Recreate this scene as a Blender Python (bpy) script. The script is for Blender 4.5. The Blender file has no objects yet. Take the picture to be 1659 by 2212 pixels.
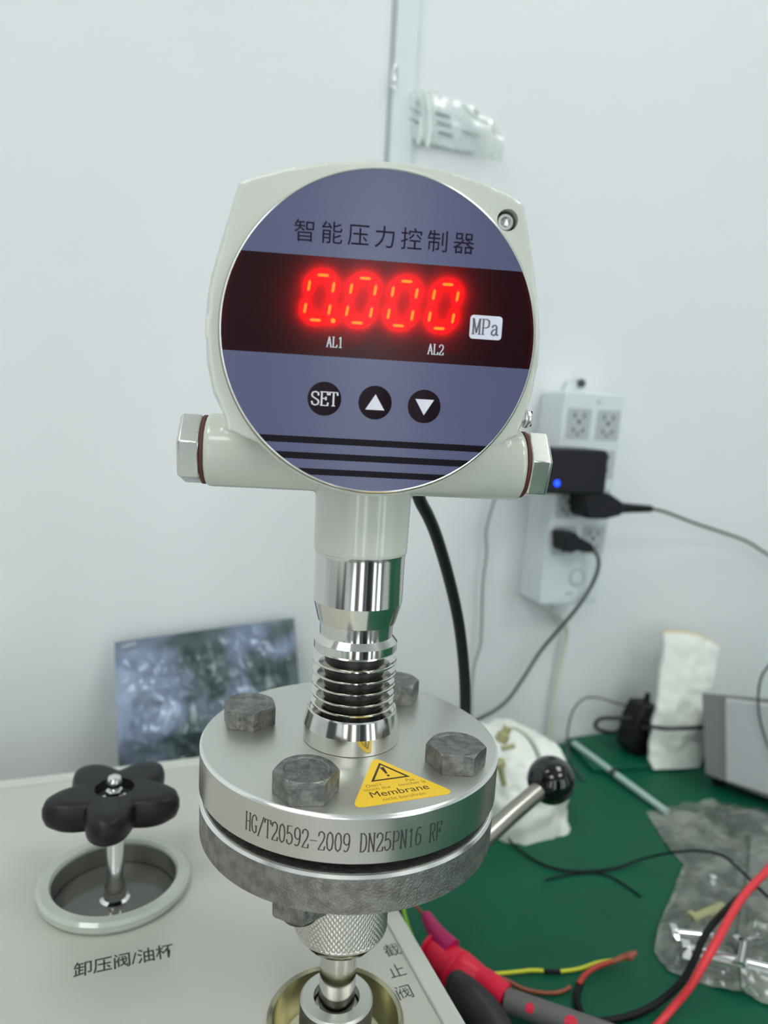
import bpy, bmesh, math, random
import numpy as np
from mathutils import Vector, noise

SC = bpy.context.scene
COL = SC.collection
TZ = 200.0                      # height of the flange top above the bench mat, mm
R_ = math.radians

# ------------------------------------------------------------------ camera
CAM = np.array([-94.8, -255.3, 128.1 + TZ])
FPX, YAW, PITCH, ROLL = 1582.0, R_(22.062), R_(8.122), R_(3.309)
_f = np.array([math.sin(YAW) * math.cos(PITCH), math.cos(YAW) * math.cos(PITCH), -math.sin(PITCH)])
_r = np.array([math.cos(YAW), -math.sin(YAW), 0.0])
_d = np.cross(_f, _r)
CR = _r * math.cos(ROLL) - _d * math.sin(ROLL)
CD = _r * math.sin(ROLL) + _d * math.cos(ROLL)
cam_data = bpy.data.cameras.new('camera')
cam = bpy.data.objects.new('camera', cam_data)
COL.objects.link(cam)
from mathutils import Matrix
cam.matrix_world = Matrix(((CR[0], -CD[0], -_f[0], CAM[0] / 1000), (CR[1], -CD[1], -_f[1], CAM[1] / 1000),
                           (CR[2], -CD[2], -_f[2], CAM[2] / 1000), (0, 0, 0, 1)))
cam_data.sensor_fit = 'VERTICAL'
cam_data.sensor_height = 36.0
cam_data.lens = 36.0 * FPX / 2212.0
cam_data.clip_start = 0.01
cam_data.dof.use_dof = True
cam_data.dof.focus_distance = 0.262
cam_data.dof.aperture_fstop = 8.5
SC.camera = cam

# ------------------------------------------------------------------ world, exposure
world = bpy.data.worlds.new('world'); SC.world = world
world.use_nodes = True
world.node_tree.nodes['Background'].inputs[0].default_value = (0.80, 0.90, 1.0, 1)
world.node_tree.nodes['Background'].inputs[1].default_value = 1.0
SC.view_settings.view_transform = 'Standard'
SC.view_settings.look = 'None'
SC.view_settings.exposure = 0.36
SC.view_settings.gamma = 1.0
SC.view_settings.use_curve_mapping = False

LAMP_STRENGTH = 6.2
ADDED_PANE_STRENGTH = 3.0  # emission of the added panes behind the camera

# ------------------------------------------------------------------ materials
def srgb(r, g, b):
    return tuple(((c / 255) / 12.92 if c / 255 <= 0.04045 else ((c / 255 + 0.055) / 1.055) ** 2.4) for c in (r, g, b)) + (1,)

def mat(name, col, rough=0.5, metal=0.0, coat=0.0, noise_amt=0.0, noise_scale=200, bump=0.0, bump_scale=400,
        stretch=(1, 1, 1), spec=0.5, emit=None, estr=0.0, rough_var=0.0, col2=None, trans=0.0, alpha=1.0, ior=1.45):
    m = bpy.data.materials.new(name); m.use_nodes = True
    nt = m.node_tree; p = nt.nodes['Principled BSDF']
    p.inputs['Base Color'].default_value = col
    p.inputs['Roughness'].default_value = rough
    p.inputs['Metallic'].default_value = metal
    p.inputs['Coat Weight'].default_value = coat
    p.inputs['Specular IOR Level'].default_value = spec
    p.inputs['Transmission Weight'].default_value = trans
    p.inputs['Alpha'].default_value = alpha
    p.inputs['IOR'].default_value = ior
    if emit:
        p.inputs['Emission Color'].default_value = emit
        p.inputs['Emission Strength'].default_value = estr
    if noise_amt or bump or rough_var or col2:
        tc = nt.nodes.new('ShaderNodeTexCoord'); mp = nt.nodes.new('ShaderNodeMapping')
        mp.inputs['Scale'].default_value = stretch
        nt.links.new(tc.outputs['Object'], mp.inputs[0])
        n1 = nt.nodes.new('ShaderNodeTexNoise'); n1.inputs['Scale'].default_value = noise_scale
        n1.inputs['Detail'].default_value = 6
        nt.links.new(mp.outputs[0], n1.inputs[0])
        if noise_amt or col2:
            mx = nt.nodes.new('ShaderNodeMix'); mx.data_type = 'RGBA'
            cr = nt.nodes.new('ShaderNodeMapRange')
            cr.inputs[1].default_value = 0.38; cr.inputs[2].default_value = 0.62
            nt.links.new(n1.outputs[0], cr.inputs[0]); nt.links.new(cr.outputs[0], mx.inputs[0])
            mx.inputs[6].default_value = col
            mx.inputs[7].default_value = col2 if col2 else tuple(c * (1 - noise_amt) for c in col[:3]) + (1,)
            nt.links.new(mx.outputs[2], p.inputs['Base Color'])
        if rough_var:
            mr = nt.nodes.new('ShaderNodeMapRange')
            mr.inputs[3].default_value = rough; mr.inputs[4].default_value = rough + rough_var
            nt.links.new(n1.outputs[0], mr.inputs[0]); nt.links.new(mr.outputs[0], p.inputs['Roughness'])
        if bump:
            n2 = nt.nodes.new('ShaderNodeTexNoise'); n2.inputs['Scale'].default_value = bump_scale
            n2.inputs['Detail'].default_value = 4
            nt.links.new(mp.outputs[0], n2.inputs[0])
            b = nt.nodes.new('ShaderNodeBump'); b.inputs['Strength'].default_value = bump
            b.inputs['Distance'].default_value = 0.0005
            nt.links.new(n2.outputs[0], b.inputs['Height']); nt.links.new(b.outputs[0], p.inputs['Normal'])
    return m

M = {}
M['wall'] = mat('white_wall_paint', srgb(227, 229, 230), 0.45, noise_amt=0.02, noise_scale=4)
M['wall2'] = mat('white_wall_strip', srgb(218, 224, 226), 0.4)
M['ceiling'] = mat('ceiling_paint', srgb(225, 228, 226), 0.8)
M['floor'] = mat('grey_floor', srgb(120, 122, 120), 0.5)
M['dark_door'] = mat('dark_door', srgb(30, 32, 36), 0.5)
M['dark_cab'] = mat('grey_partition', srgb(70, 74, 78), 0.6)
M['lamp'] = mat('lamp_panel', (1, 1, 1, 1), emit=(0.96, 1.0, 0.97, 1), estr=LAMP_STRENGTH)
M['day'] = mat('daylight_pane', (1, 1, 1, 1), emit=(0.85, 0.95, 1.0, 1), estr=ADDED_PANE_STRENGTH)
M['paint'] = mat('casting_paint', srgb(208, 209, 198), 0.28, coat=0.5, bump=0.05, bump_scale=150)
M['steel'] = mat('polished_steel', (0.70, 0.69, 0.64, 1), 0.10, 1.0, rough_var=0.05, noise_scale=30)
M['steel_b'] = mat('brushed_steel', (0.66, 0.66, 0.61, 1), 0.34, 1.0, rough_var=0.08, noise_scale=90)
M['steel_side'] = mat('turned_steel', (0.62, 0.60, 0.56, 1), 0.24, 1.0, rough_var=0.05, noise_scale=20)
M['steel_old'] = mat('pitted_steel', (0.34, 0.33, 0.31, 1), 0.36, 1.0, rough_var=0.25, noise_scale=240, bump=1.0, bump_scale=1300, col2=(0.23, 0.22, 0.205, 1))
M['steel_rim'] = mat('bright_edge_steel', (0.9, 0.9, 0.86, 1), 0.2, 1.0)
M['bolt'] = mat('zinc_bolt', (0.29, 0.29, 0.275, 1), 0.34, 1.0, rough_var=0.2, noise_scale=320, bump=1.0, bump_scale=700, col2=(0.17, 0.17, 0.16, 1))
M['nickel'] = mat('nickel_plug', (0.72, 0.71, 0.67, 1), 0.22, 1.0, rough_var=0.1, noise_scale=70, bump=0.04, bump_scale=300)
M['knurl'] = mat('knurled_steel', (0.64, 0.62, 0.57, 1), 0.3, 1.0)
M['chrome'] = mat('chrome', (0.75, 0.75, 0.74, 1), 0.08, 1.0)
M['gasket'] = mat('dark_gasket', srgb(14, 22, 20), 0.35)
M['brown'] = mat('brown_washer', srgb(95, 50, 40), 0.6)
M['face'] = mat('lavender_face_film', srgb(90, 92, 124), 0.22, spec=0.5)
M['blackink'] = mat('black_ink', srgb(16, 12, 22), 0.3, spec=0.15)
M['ink'] = mat('dark_ink', srgb(34, 18, 44), 0.4, spec=0.15)
M['etch'] = mat('etched_ink', srgb(52, 50, 46), 0.6)
M['panelink'] = mat('grey_panel_ink', srgb(58, 60, 56), 0.5)
M['white'] = mat('white_print', srgb(228, 226, 236), 0.35)
M['button'] = mat('black_button', srgb(26, 6, 20), 0.35, spec=0.2)
M['mpa'] = mat('unit_label_white', srgb(226, 226, 240), 0.35)
M['greyink'] = mat('unit_label_ink', srgb(110, 105, 110), 0.4)
M['cavity'] = mat('led_cavity', srgb(14, 6, 8), 0.6)
M['digitbody'] = mat('unlit_digit', srgb(90, 6, 14), 0.6)
M['led'] = mat('led_red', (0.6, 0, 0, 1), 0.5, emit=(1.0, 0.001, 0.006, 1), estr=6.5)
M['ledcore'] = mat('led_core', (0.6, 0, 0, 1), 0.5, emit=(1.0, 0.10, 0.004, 1), estr=20.0)
M['ledoff'] = mat('led_unlit', srgb(110, 14, 40), 0.4)
M['oil'] = mat('oil', srgb(98, 98, 92), 0.12, coat=0.3, spec=0.4)
M['box'] = mat('cabinet_paint', srgb(194, 193, 183), 0.28, coat=0.25, bump=0.02, bump_scale=60)
M['boxtrim'] = mat('cabinet_trim', srgb(204, 206, 196), 0.35)
M['acryl'] = mat('cup_rim', srgb(190, 195, 184), 0.15, coat=0.6)
M['cupwall'] = mat('cup_metal', (0.45, 0.45, 0.40, 1), 0.25, 0.9)
M['brass'] = mat('dish_metal', (0.46, 0.44, 0.31, 1), 0.16, 1.0, rough_var=0.1, noise_scale=60)
M['plastic_k'] = mat('black_plastic', srgb(22, 21, 26), 0.42, spec=0.4)
M['gloss_k'] = mat('glossy_black_ball', srgb(6, 6, 8), 0.06, coat=0.5)
M['rubber'] = mat('black_cable', srgb(22, 23, 24), 0.35)
M['wire_k'] = mat('thin_black_wire', srgb(16, 18, 16), 0.5, spec=0.25)
M['lever'] = mat('lever_steel', (0.36, 0.34, 0.30, 1), 0.3, 1.0)
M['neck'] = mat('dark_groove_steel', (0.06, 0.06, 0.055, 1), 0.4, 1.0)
M['wood'] = mat('wood_panel', srgb(120, 98, 74), 0.5)
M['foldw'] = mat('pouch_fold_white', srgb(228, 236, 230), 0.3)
M['seam'] = mat('wall_joint_grey', srgb(186, 190, 196), 0.5)
M['wire_g'] = mat('grey_wire', srgb(150, 156, 156), 0.4)
M['dgrey'] = mat('dark_grey_cord', srgb(70, 72, 74), 0.4)
M['beige'] = mat('beige_cord', srgb(214, 218, 202), 0.5)
M['mat'] = mat('green_mat', srgb(6, 86, 60), 0.5, spec=0.3, noise_amt=0.08, noise_scale=30, bump=0.03, bump_scale=900)
M['bench'] = mat('bench_top', srgb(200, 202, 200), 0.5)
M['strip'] = mat('power_strip_plastic', srgb(214, 220, 222), 0.35)
M['socket'] = mat('socket_grey', srgb(178, 183, 183), 0.45)
M['slot'] = mat('socket_slot', srgb(80, 82, 84), 0.6)
M['slotline'] = mat('print_grey', srgb(150, 152, 150), 0.6)
M['adapter'] = mat('black_adapter', srgb(17, 16, 23), 0.42, spec=0.35)
M['blueled'] = mat('blue_led', (0, 0, 1, 1), 0.4, emit=(0.01, 0.06, 1.0, 1), estr=2.6)
M['yellow'] = mat('sticker_yellow', srgb(240, 196, 48), 0.42)
M['stickerink'] = mat('sticker_ink', srgb(62, 40, 10), 0.5)
M['stickerfaint'] = mat('sticker_faint_ink', srgb(150, 118, 40), 0.5)
M['red'] = mat('red_clip', srgb(225, 22, 62), 0.4)
M['pink'] = mat('magenta_clip', srgb(180, 20, 95), 0.4)
M['redwire'] = mat('red_wire', srgb(222, 52, 60), 0.4)
M['redd'] = mat('red_sleeve', srgb(170, 55, 42), 0.45)
M['brownwire'] = mat('brown_wire', srgb(150, 80, 58), 0.5)
M['ylw'] = mat('yellow_wire', srgb(205, 208, 40), 0.4)
M['ylgr'] = mat('yellow_green_wire', srgb(140, 190, 50), 0.4)
M['clipk'] = mat('black_boot', srgb(38, 34, 38), 0.5)
M['greycable'] = mat('grey_cable', srgb(104, 100, 98), 0.5)
M['paper'] = mat('white_paper', srgb(226, 230, 222), 0.6, noise_amt=0.05, noise_scale=30)
M['wrap'] = mat('white_wrap', srgb(234, 236, 228), 0.35, noise_amt=0.05, noise_scale=25)
M['yedge'] = mat('yellow_edge', srgb(214, 182, 96), 0.5)
M['instr_d'] = mat('instrument_frame', srgb(136, 138, 134), 0.5)
M['instr_l'] = mat('instrument_panel', srgb(196, 197, 200), 0.45)
M['clearrod'] = mat('frosted_tube', srgb(176, 200, 190), 0.25, coat=0.5)
M['olive'] = mat('olive_fitting', srgb(168, 166, 122), 0.5)
M['wirewhite'] = mat('white_wire', srgb(235, 235, 235), 0.4)
M['grime'] = mat('grime_seal', srgb(150, 132, 118), 0.6)

def filter_material():
    m = bpy.data.materials.new('red_display_filter'); m.use_nodes = True
    nt = m.node_tree; nt.nodes.clear()
    out = nt.nodes.new('ShaderNodeOutputMaterial')
    tr = nt.nodes.new('ShaderNodeBsdfTransparent'); tr.inputs[0].default_value = (0.85, 0.35, 0.38, 1)
    tl = nt.nodes.new('ShaderNodeBsdfTranslucent'); tl.inputs[0].default_value = (1.0, 0.012, 0.03, 1)
    df = nt.nodes.new('ShaderNodeBsdfDiffuse'); df.inputs[0].default_value = (0.012, 0.006, 0.012, 1)
    gl = nt.nodes.new('ShaderNodeBsdfGlossy'); gl.inputs['Roughness'].default_value = 0.2
    fr = nt.nodes.new('ShaderNodeFresnel'); fr.inputs[0].default_value = 1.3
    m1 = nt.nodes.new('ShaderNodeMixShader'); m1.inputs[0].default_value = 0.5
    m2 = nt.nodes.new('ShaderNodeMixShader'); m2.inputs[0].default_value = 0.3
    m3 = nt.nodes.new('ShaderNodeMixShader')
    L = nt.links.new
    L(tr.outputs[0], m1.inputs[1]); L(tl.outputs[0], m1.inputs[2])
    L(m1.outputs[0], m2.inputs[1]); L(df.outputs[0], m2.inputs[2])
    L(fr.outputs[0], m3.inputs[0]); L(m2.outputs[0], m3.inputs[1]); L(gl.outputs[0], m3.inputs[2])
    L(m3.outputs[0], out.inputs[0])
    return m
M['filter'] = filter_material()

def film_material(name, tint, body, fac, rough=0.15, bump=0.6, scale=60, ior=1.7):
    m = bpy.data.materials.new(name); m.use_nodes = True
    nt = m.node_tree; nt.nodes.clear(); L = nt.links.new
    out = nt.nodes.new('ShaderNodeOutputMaterial')
    tr = nt.nodes.new('ShaderNodeBsdfTransparent'); tr.inputs[0].default_value = tint
    df = nt.nodes.new('ShaderNodeBsdfDiffuse'); df.inputs[0].default_value = body
    tl = nt.nodes.new('ShaderNodeBsdfTranslucent'); tl.inputs[0].default_value = body
    gl = nt.nodes.new('ShaderNodeBsdfGlossy'); gl.inputs['Roughness'].default_value = rough
    fr = nt.nodes.new('ShaderNodeFresnel'); fr.inputs[0].default_value = ior
    tc = nt.nodes.new('ShaderNodeTexCoord'); nz = nt.nodes.new('ShaderNodeTexNoise'); nz.inputs['Scale'].default_value = scale
    nz.inputs['Detail'].default_value = 5; nz.inputs['Distortion'].default_value = 0.6
    L(tc.outputs['Object'], nz.inputs[0])
    bp = nt.nodes.new('ShaderNodeBump'); bp.inputs['Strength'].default_value = bump; bp.inputs['Distance'].default_value = 0.004
    L(nz.outputs[0], bp.inputs['Height'])
    for s in (df, gl, fr): L(bp.outputs[0], s.inputs['Normal'])
    a = nt.nodes.new('ShaderNodeMixShader'); a.inputs[0].default_value = 0.5
    b = nt.nodes.new('ShaderNodeMixShader'); b.inputs[0].default_value = fac
    c = nt.nodes.new('ShaderNodeMixShader')
    L(df.outputs[0], a.inputs[1]); L(tl.outputs[0], a.inputs[2])
    L(tr.outputs[0], b.inputs[1]); L(a.outputs[0], b.inputs[2])
    mr = nt.nodes.new('ShaderNodeMapRange'); mr.inputs[1].default_value = 0.35; mr.inputs[2].default_value = 0.65
    mr.inputs[3].default_value = fac * 0.5; mr.inputs[4].default_value = min(1, fac * 1.6)
    L(nz.outputs[0], mr.inputs[0]); L(mr.outputs[0], b.inputs[0])
    L(fr.outputs[0], c.inputs[0]); L(b.outputs[0], c.inputs[1]); L(gl.outputs[0], c.inputs[2])
    L(c.outputs[0], out.inputs[0])
    return m
M['film'] = film_material('clear_bag_film', (0.95, 0.97, 0.95, 1), (0.74, 0.75, 0.68, 1), 0.40, bump=0.8, scale=34)
M['pouch'] = film_material('clear_pouch_film', (0.97, 0.98, 0.98, 1), (0.78, 0.82, 0.80, 1), 0.3, scale=30, ior=1.22, rough=0.25, bump=0.3)
M['tape'] = film_material('clear_tape', (0.97, 0.97, 0.99, 1), (0.85, 0.87, 0.92, 1), 0.5, scale=90)

def antistatic():
    m = bpy.data.materials.new('antistatic_film'); m.use_nodes = True
    nt = m.node_tree; p = nt.nodes['Principled BSDF']; L = nt.links.new
    tc = nt.nodes.new('ShaderNodeTexCoord')
    n = nt.nodes.new('ShaderNodeTexNoise'); n.inputs['Scale'].default_value = 15; n.inputs['Detail'].default_value = 2
    n.inputs['Distortion'].default_value = 0.8
    L(tc.outputs['Object'], n.inputs[0])
    r = nt.nodes.new('ShaderNodeValToRGB'); e = r.color_ramp.elements
    e[0].position = 0.32; e[0].color = srgb(58, 70, 74)
    e[1].position = 0.72; e[1].color = srgb(172, 186, 204)
    for pos, c in ((0.42, (84, 100, 100)), (0.5, (112, 122, 142)), (0.58, (128, 142, 166))):
        x = r.color_ramp.elements.new(pos); x.color = srgb(*c)
    L(n.outputs[0], r.inputs[0]); L(r.outputs[0], p.inputs['Base Color'])
    p.inputs['Metallic'].default_value = 0.35; p.inputs['Roughness'].default_value = 0.24
    return m
M['anti'] = antistatic()

# ------------------------------------------------------------------ mesh helpers (all in millimetres, built in world space)
def V(*a): return np.array(a, float)
def unit(v): v = np.array(v, float); return v / np.linalg.norm(v)

class MB:
    def __init__(s): s.v = []; s.f = []
    def add(s, vs, fs):
        o = len(s.v); s.v += [tuple(map(float, x)) for x in vs]; s.f += [tuple(i + o for i in f) for f in fs]; return s
    def box(s, c, d, ax=None):
        c = V(*c); ax = ax if ax is not None else np.eye(3)
        vs = [c + ax[0] * sx * d[0] / 2 + ax[1] * sy * d[1] / 2 + ax[2] * sz * d[2] / 2 for sx in (-1, 1) for sy in (-1, 1) for sz in (-1, 1)]
        return s.add(vs, [(0, 1, 3, 2), (4, 6, 7, 5), (0, 4, 5, 1), (2, 3, 7, 6), (0, 2, 6, 4), (1, 5, 7, 3)])
    def lathe(s, prof, o=(0, 0, 0), axis=(0, 0, 1), n=96, cap=True, x0=None):
        o = V(*o); a = unit(axis)
        e1 = unit(np.cross(a, V(0, 0, 1) if abs(a[2]) < .9 else V(0, 1, 0))) if x0 is None else unit(x0)
        e2 = np.cross(a, e1)
        vs = []
        for r, h in prof:
            for k in range(n):
                t = 2 * math.pi * k / n; vs.append(o + a * h + (e1 * math.cos(t) + e2 * math.sin(t)) * r)
        fs = []
        for i in range(len(prof) - 1):
            for k in range(n):
                k2 = (k + 1) % n; fs.append((i * n + k, i * n + k2, (i + 1) * n + k2, (i + 1) * n + k))
        if cap:
            fs.append(tuple(range(n - 1, -1, -1))); m = (len(prof) - 1) * n; fs.append(tuple(range(m, m + n)))
        return s.add(vs, fs)
    def ring(s, prof, **k):     # closed profile loop
        return s.lathe(list(prof) + [prof[0]], cap=False, **k)
    def tube(s, pts, r, n=10, sm=6, cap=True):
        P = [V(*p) for p in pts]
        if sm > 1 and len(P) > 2:
            Q = []
            for i in range(len(P) - 1):
                p0 = P[max(i - 1, 0)]; p1 = P[i]; p2 = P[i + 1]; p3 = P[min(i + 2, len(P) - 1)]
                for j in range(sm):
                    t = j / sm
                    Q.append(0.5 * ((2 * p1) + (p2 - p0) * t + (2 * p0 - 5 * p1 + 4 * p2 - p3) * t * t + (3 * p1 - p0 - 3 * p2 + p3) * t ** 3))
            Q.append(P[-1]); P = Q
        m = len(P); rr = r if hasattr(r, '__len__') else [r] * m
        if len(rr) != m: rr = list(np.interp(np.linspace(0, 1, m), np.linspace(0, 1, len(rr)), rr))
        T = [unit(P[min(i + 1, m - 1)] - P[max(i - 1, 0)]) for i in range(m)]
        u = unit(np.cross(T[0], V(0.3, 0.2, 1))); vs = []
        for i in range(m):
            u = unit(u - T[i] * (u @ T[i])); w = np.cross(T[i], u)
            for k in range(n):
                t = 2 * math.pi * k / n; vs.append(P[i] + (u * math.cos(t) + w * math.sin(t)) * rr[i])
        fs = [(i * n + k, i * n + (k + 1) % n, (i + 1) * n + (k + 1) % n, (i + 1) * n + k) for i in range(m - 1) for k in range(n)]
        if cap: fs += [tuple(range(n - 1, -1, -1)), tuple(range((m - 1) * n, m * n))]
        return s.add(vs, fs)
    def prism(s, poly, fn, d0, d1, scale0=None):
        n = len(poly)
        vs = [fn(a, b, d0) for a, b in (poly if scale0 is None else [(a * scale0, b * scale0) for a, b in poly])] + [fn(a, b, d1) for a, b in poly]
        fs = [tuple(range(n - 1, -1, -1)), tuple(range(n, 2 * n))] + [(i, (i + 1) % n, n + (i + 1) % n, n + i) for i in range(n)]
        return s.add(vs, fs)
    def flat(s, poly, fn, d):
        return s.add([fn(a, b, d) for a, b in poly], [tuple(range(len(poly)))])
    def ball(s, c, r, nu=32, nv=18, sc=(1, 1, 1)):
        c = V(*c); vs = [c + V(0, 0, r * sc[2])]
        for i in range(1, nv):
            p = math.pi * i / nv
            for k in range(nu):
                t = 2 * math.pi * k / nu
                vs.append(c + V(r * sc[0] * math.sin(p) * math.cos(t), r * sc[1] * math.sin(p) * math.sin(t), r * sc[2] * math.cos(p)))
        vs.append(c - V(0, 0, r * sc[2])); fs = []
        for k in range(nu): fs.append((0, 1 + k, 1 + (k + 1) % nu))
        for i in range(nv - 2):
            for k in range(nu):
                a = 1 + i * nu; b = a + nu; fs.append((a + k, b + k, b + (k + 1) % nu, a + (k + 1) % nu))
        a = 1 + (nv - 2) * nu; l = len(vs) - 1
        for k in range(nu): fs.append((a + k, l, a + (k + 1) % nu))
        return s.add(vs, fs)
    def build(s, name, m, parent=None, loc=None, angle=32, bevel=0, seg=2, fix=True):
        o_mm = getattr(parent, '_o', None)
        base = ORIG[parent.name] if parent is not None else (V(*loc) if loc is not None else V(0, 0, 0))
        me = bpy.data.meshes.new(name)
        me.from_pydata([tuple((V(*p) - base) / 1000) for p in s.v], [], s.f)
        if fix:
            b = bmesh.new(); b.from_mesh(me); bmesh.ops.recalc_face_normals(b, faces=b.faces); b.to_mesh(me); b.free()
        me.validate()
        if angle:
            me.polygons.foreach_set('use_smooth', [True] * len(me.polygons)); me.set_sharp_from_angle(angle=R_(angle))
        me.materials.append(m)
        o = bpy.data.objects.new(name, me); COL.objects.link(o)
        if parent is not None: o.parent = parent
        else: o.location = tuple(base / 1000)
        ORIG[o.name] = base
        if bevel:
            bm_ = o.modifiers.new('bevel', 'BEVEL'); bm_.width = bevel / 1000; bm_.segments = seg; bm_.limit_method = 'ANGLE'; bm_.angle_limit = R_(35)
        return o
ORIG = {}

def tag(o, label=None, cat=None, group=None, kind=None):
    if label: o['label'] = label
    if cat: o['category'] = cat
    if group: o['group'] = group
    if kind: o['kind'] = kind
    return o
def thing(name, loc, label, cat, group=None):
    o = bpy.data.objects.new(name, None); COL.objects.link(o); o.empty_display_size = 0.01
    o.location = tuple(V(*loc) / 1000); ORIG[o.name] = V(*loc); return tag(o, label, cat, group)

# measuring points on real planes (wall, bench, cabinet top) in mm
def ray(px, py): return _f + CR * (px - 829.5) / FPX + CD * (py - 1106) / FPX
def on_z(px, py, z): v = ray(px, py); return CAM + v * (z - CAM[2]) / v[2]
def on_y(px, py, y): v = ray(px, py); return CAM + v * (y - CAM[1]) / v[1]
def on_p(px, py, P, n): v = ray(px, py); return CAM + v * (((V(*P) - CAM) @ V(*n)) / (v @ V(*n)))

# stroke lettering: thin horizontals, heavier verticals, like the printed serif type in the photo
GL = {
'S': [[(.84,.74),(.8,.92),(.5,1),(.22,.93),(.12,.77),(.2,.62),(.5,.5),(.8,.38),(.88,.22),(.78,.07),(.5,0),(.2,.08),(.13,.26)]],
'E': [[(.2,0),(.2,1)],[(.06,1),(.84,1),(.86,.8)],[(.2,.52),(.66,.52)],[(.66,.62),(.66,.42)],[(.06,0),(.86,0),(.9,.2)]],
'T': [[(.5,0),(.5,1)],[(.06,.8),(.1,1),(.9,1),(.94,.8)],[(.32,0),(.68,0)]],
'H': [[(.2,0),(.2,1)],[(.8,0),(.8,1)],[(.2,.52),(.8,.52)],[(.08,0),(.34,0)],[(.66,0),(.92,0)],[(.08,1),(.34,1)],[(.66,1),(.92,1)]],
'G': [[(.82,.74),(.76,.92),(.52,1),(.24,.9),(.12,.62),(.12,.38),(.24,.1),(.52,0),(.78,.1),(.78,.42)],[(.58,.42),(.92,.42)]],
'/': [[(.1,-.08),(.9,1.05)]],
'2': [[(.14,.74),(.2,.92),(.48,1),(.78,.9),(.84,.72),(.72,.52),(.4,.26),(.14,.0)],[(.14,0),(.84,0),(.9,.2)]],
'0': [[(.5,1),(.24,.88),(.13,.5),(.24,.12),(.5,0),(.76,.12),(.87,.5),(.76,.88),(.5,1)]],
'5': [[(.82,1),(.24,1),(.2,.56)],[(.2,.56),(.48,.64),(.76,.54),(.86,.32),(.76,.1),(.46,0),(.2,.06),(.14,.22)]],
'9': [[(.84,.62),(.76,.44),(.5,.36),(.24,.45),(.14,.68),(.24,.92),(.5,1),(.76,.92),(.86,.64),(.8,.28),(.64,.06),(.4,0),(.2,.07)]],
'6': [[(.16,.38),(.24,.56),(.5,.64),(.76,.55),(.86,.32),(.76,.08),(.5,0),(.24,.08),(.14,.36),(.2,.72),(.36,.94),(.6,1),(.8,.92)]],
'1': [[(.28,.86),(.52,1),(.52,0)],[(.3,0),(.74,0)]],
'-': [[(.08,.45),(.92,.45)]],
'D': [[(.22,0),(.22,1)],[(.08,1),(.5,1),(.78,.86),(.88,.5),(.78,.14),(.5,0),(.08,0)]],
'N': [[(.2,0),(.2,1)],[(.2,1),(.8,0)],[(.8,0),(.8,1)],[(.06,1),(.24,1)],[(.06,0),(.34,0)],[(.64,1),(.94,1)]],
'P': [[(.22,0),(.22,1)],[(.08,1),(.6,1),(.84,.9),(.86,.7),(.8,.52),(.56,.44),(.22,.44)],[(.08,0),(.38,0)]],
'R': [[(.22,0),(.22,1)],[(.08,1),(.6,1),(.82,.9),(.84,.72),(.78,.56),(.56,.5),(.22,.5)],[(.5,.5),(.84,.0),(.96,0)],[(.08,0),(.38,0)]],
'F': [[(.22,0),(.22,1)],[(.08,1),(.86,1),(.88,.8)],[(.22,.52),(.66,.52)],[(.66,.62),(.66,.42)],[(.08,0),(.4,0)]],
'M': [[(.16,0),(.16,1)],[(.16,1),(.5,.1)],[(.5,.1),(.84,1)],[(.84,1),(.84,0)],[(.02,0),(.3,0)],[(.7,0),(.98,0)],[(.02,1),(.18,1)],[(.82,1),(.98,1)]],
'a': [[(.2,.5),(.3,.62),(.5,.66),(.68,.58),(.7,.44),(.7,.1),(.78,.0),(.92,.04)],[(.7,.4),(.36,.34),(.16,.2),(.2,.04),(.4,-.02),(.6,.06),(.7,.2)]],
'A': [[(.14,0),(.5,1)],[(.5,1),(.86,0)],[(.26,.36),(.74,.36)],[(.02,0),(.28,0)],[(.7,0),(.98,0)]],
'L': [[(.24,0),(.24,1)],[(.08,1),(.42,1)],[(.08,0),(.84,0),(.9,.22)]],
' ': [],
}
def strokes(mb, text, cw, ch, fn, x0=0.0, thin=.05, thick=.11, gap=0.0, d=0.0):
    x = x0
    for c in text:
        for pl in GL[c]:
            P = [(x + a * cw, b * ch) for a, b in pl]
            for i in range(len(P) - 1):
                (ax, ay), (bx, by) = P[i], P[i + 1]
                L = math.hypot(bx - ax, by - ay) or 1
                w = (thin + (thick - thin) * abs(by - ay) / L) * ch / 2
                nx, ny = -(by - ay) / L * w, (bx - ax) / L * w
                ex, ey = (bx - ax) / L * w * .45, (by - ay) / L * w * .45
                mb.flat([(ax + nx - ex, ay + ny - ey), (ax - nx - ex, ay - ny - ey), (bx - nx + ex, by - ny + ey), (bx + nx + ex, by + ny + ey)], fn, d)
        x += cw + gap
    return x - x0

def font_mesh(mb, text, size, fn, cx=0, cy=0, align='CENTER', off=0.0, d=0.0, sx=1.0, spacing=1.0):
    c = bpy.data.curves.new('t', 'FONT'); c.body = text; c.size = 1.0; c.align_x = align; c.offset = off
    c.space_character = spacing; c.resolution_u = 4
    o = bpy.data.objects.new('t', c); COL.objects.link(o)
    dg = bpy.context.evaluated_depsgraph_get()
    me = bpy.data.meshes.new_from_object(o.evaluated_get(dg))
    mb.add([fn(cx + v.co.x * size * sx, cy + v.co.y * size, d) for v in me.vertices], [tuple(p.vertices) for p in me.polygons])
    bpy.data.objects.remove(o); bpy.data.curves.remove(c); bpy.data.meshes.remove(me)

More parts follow.
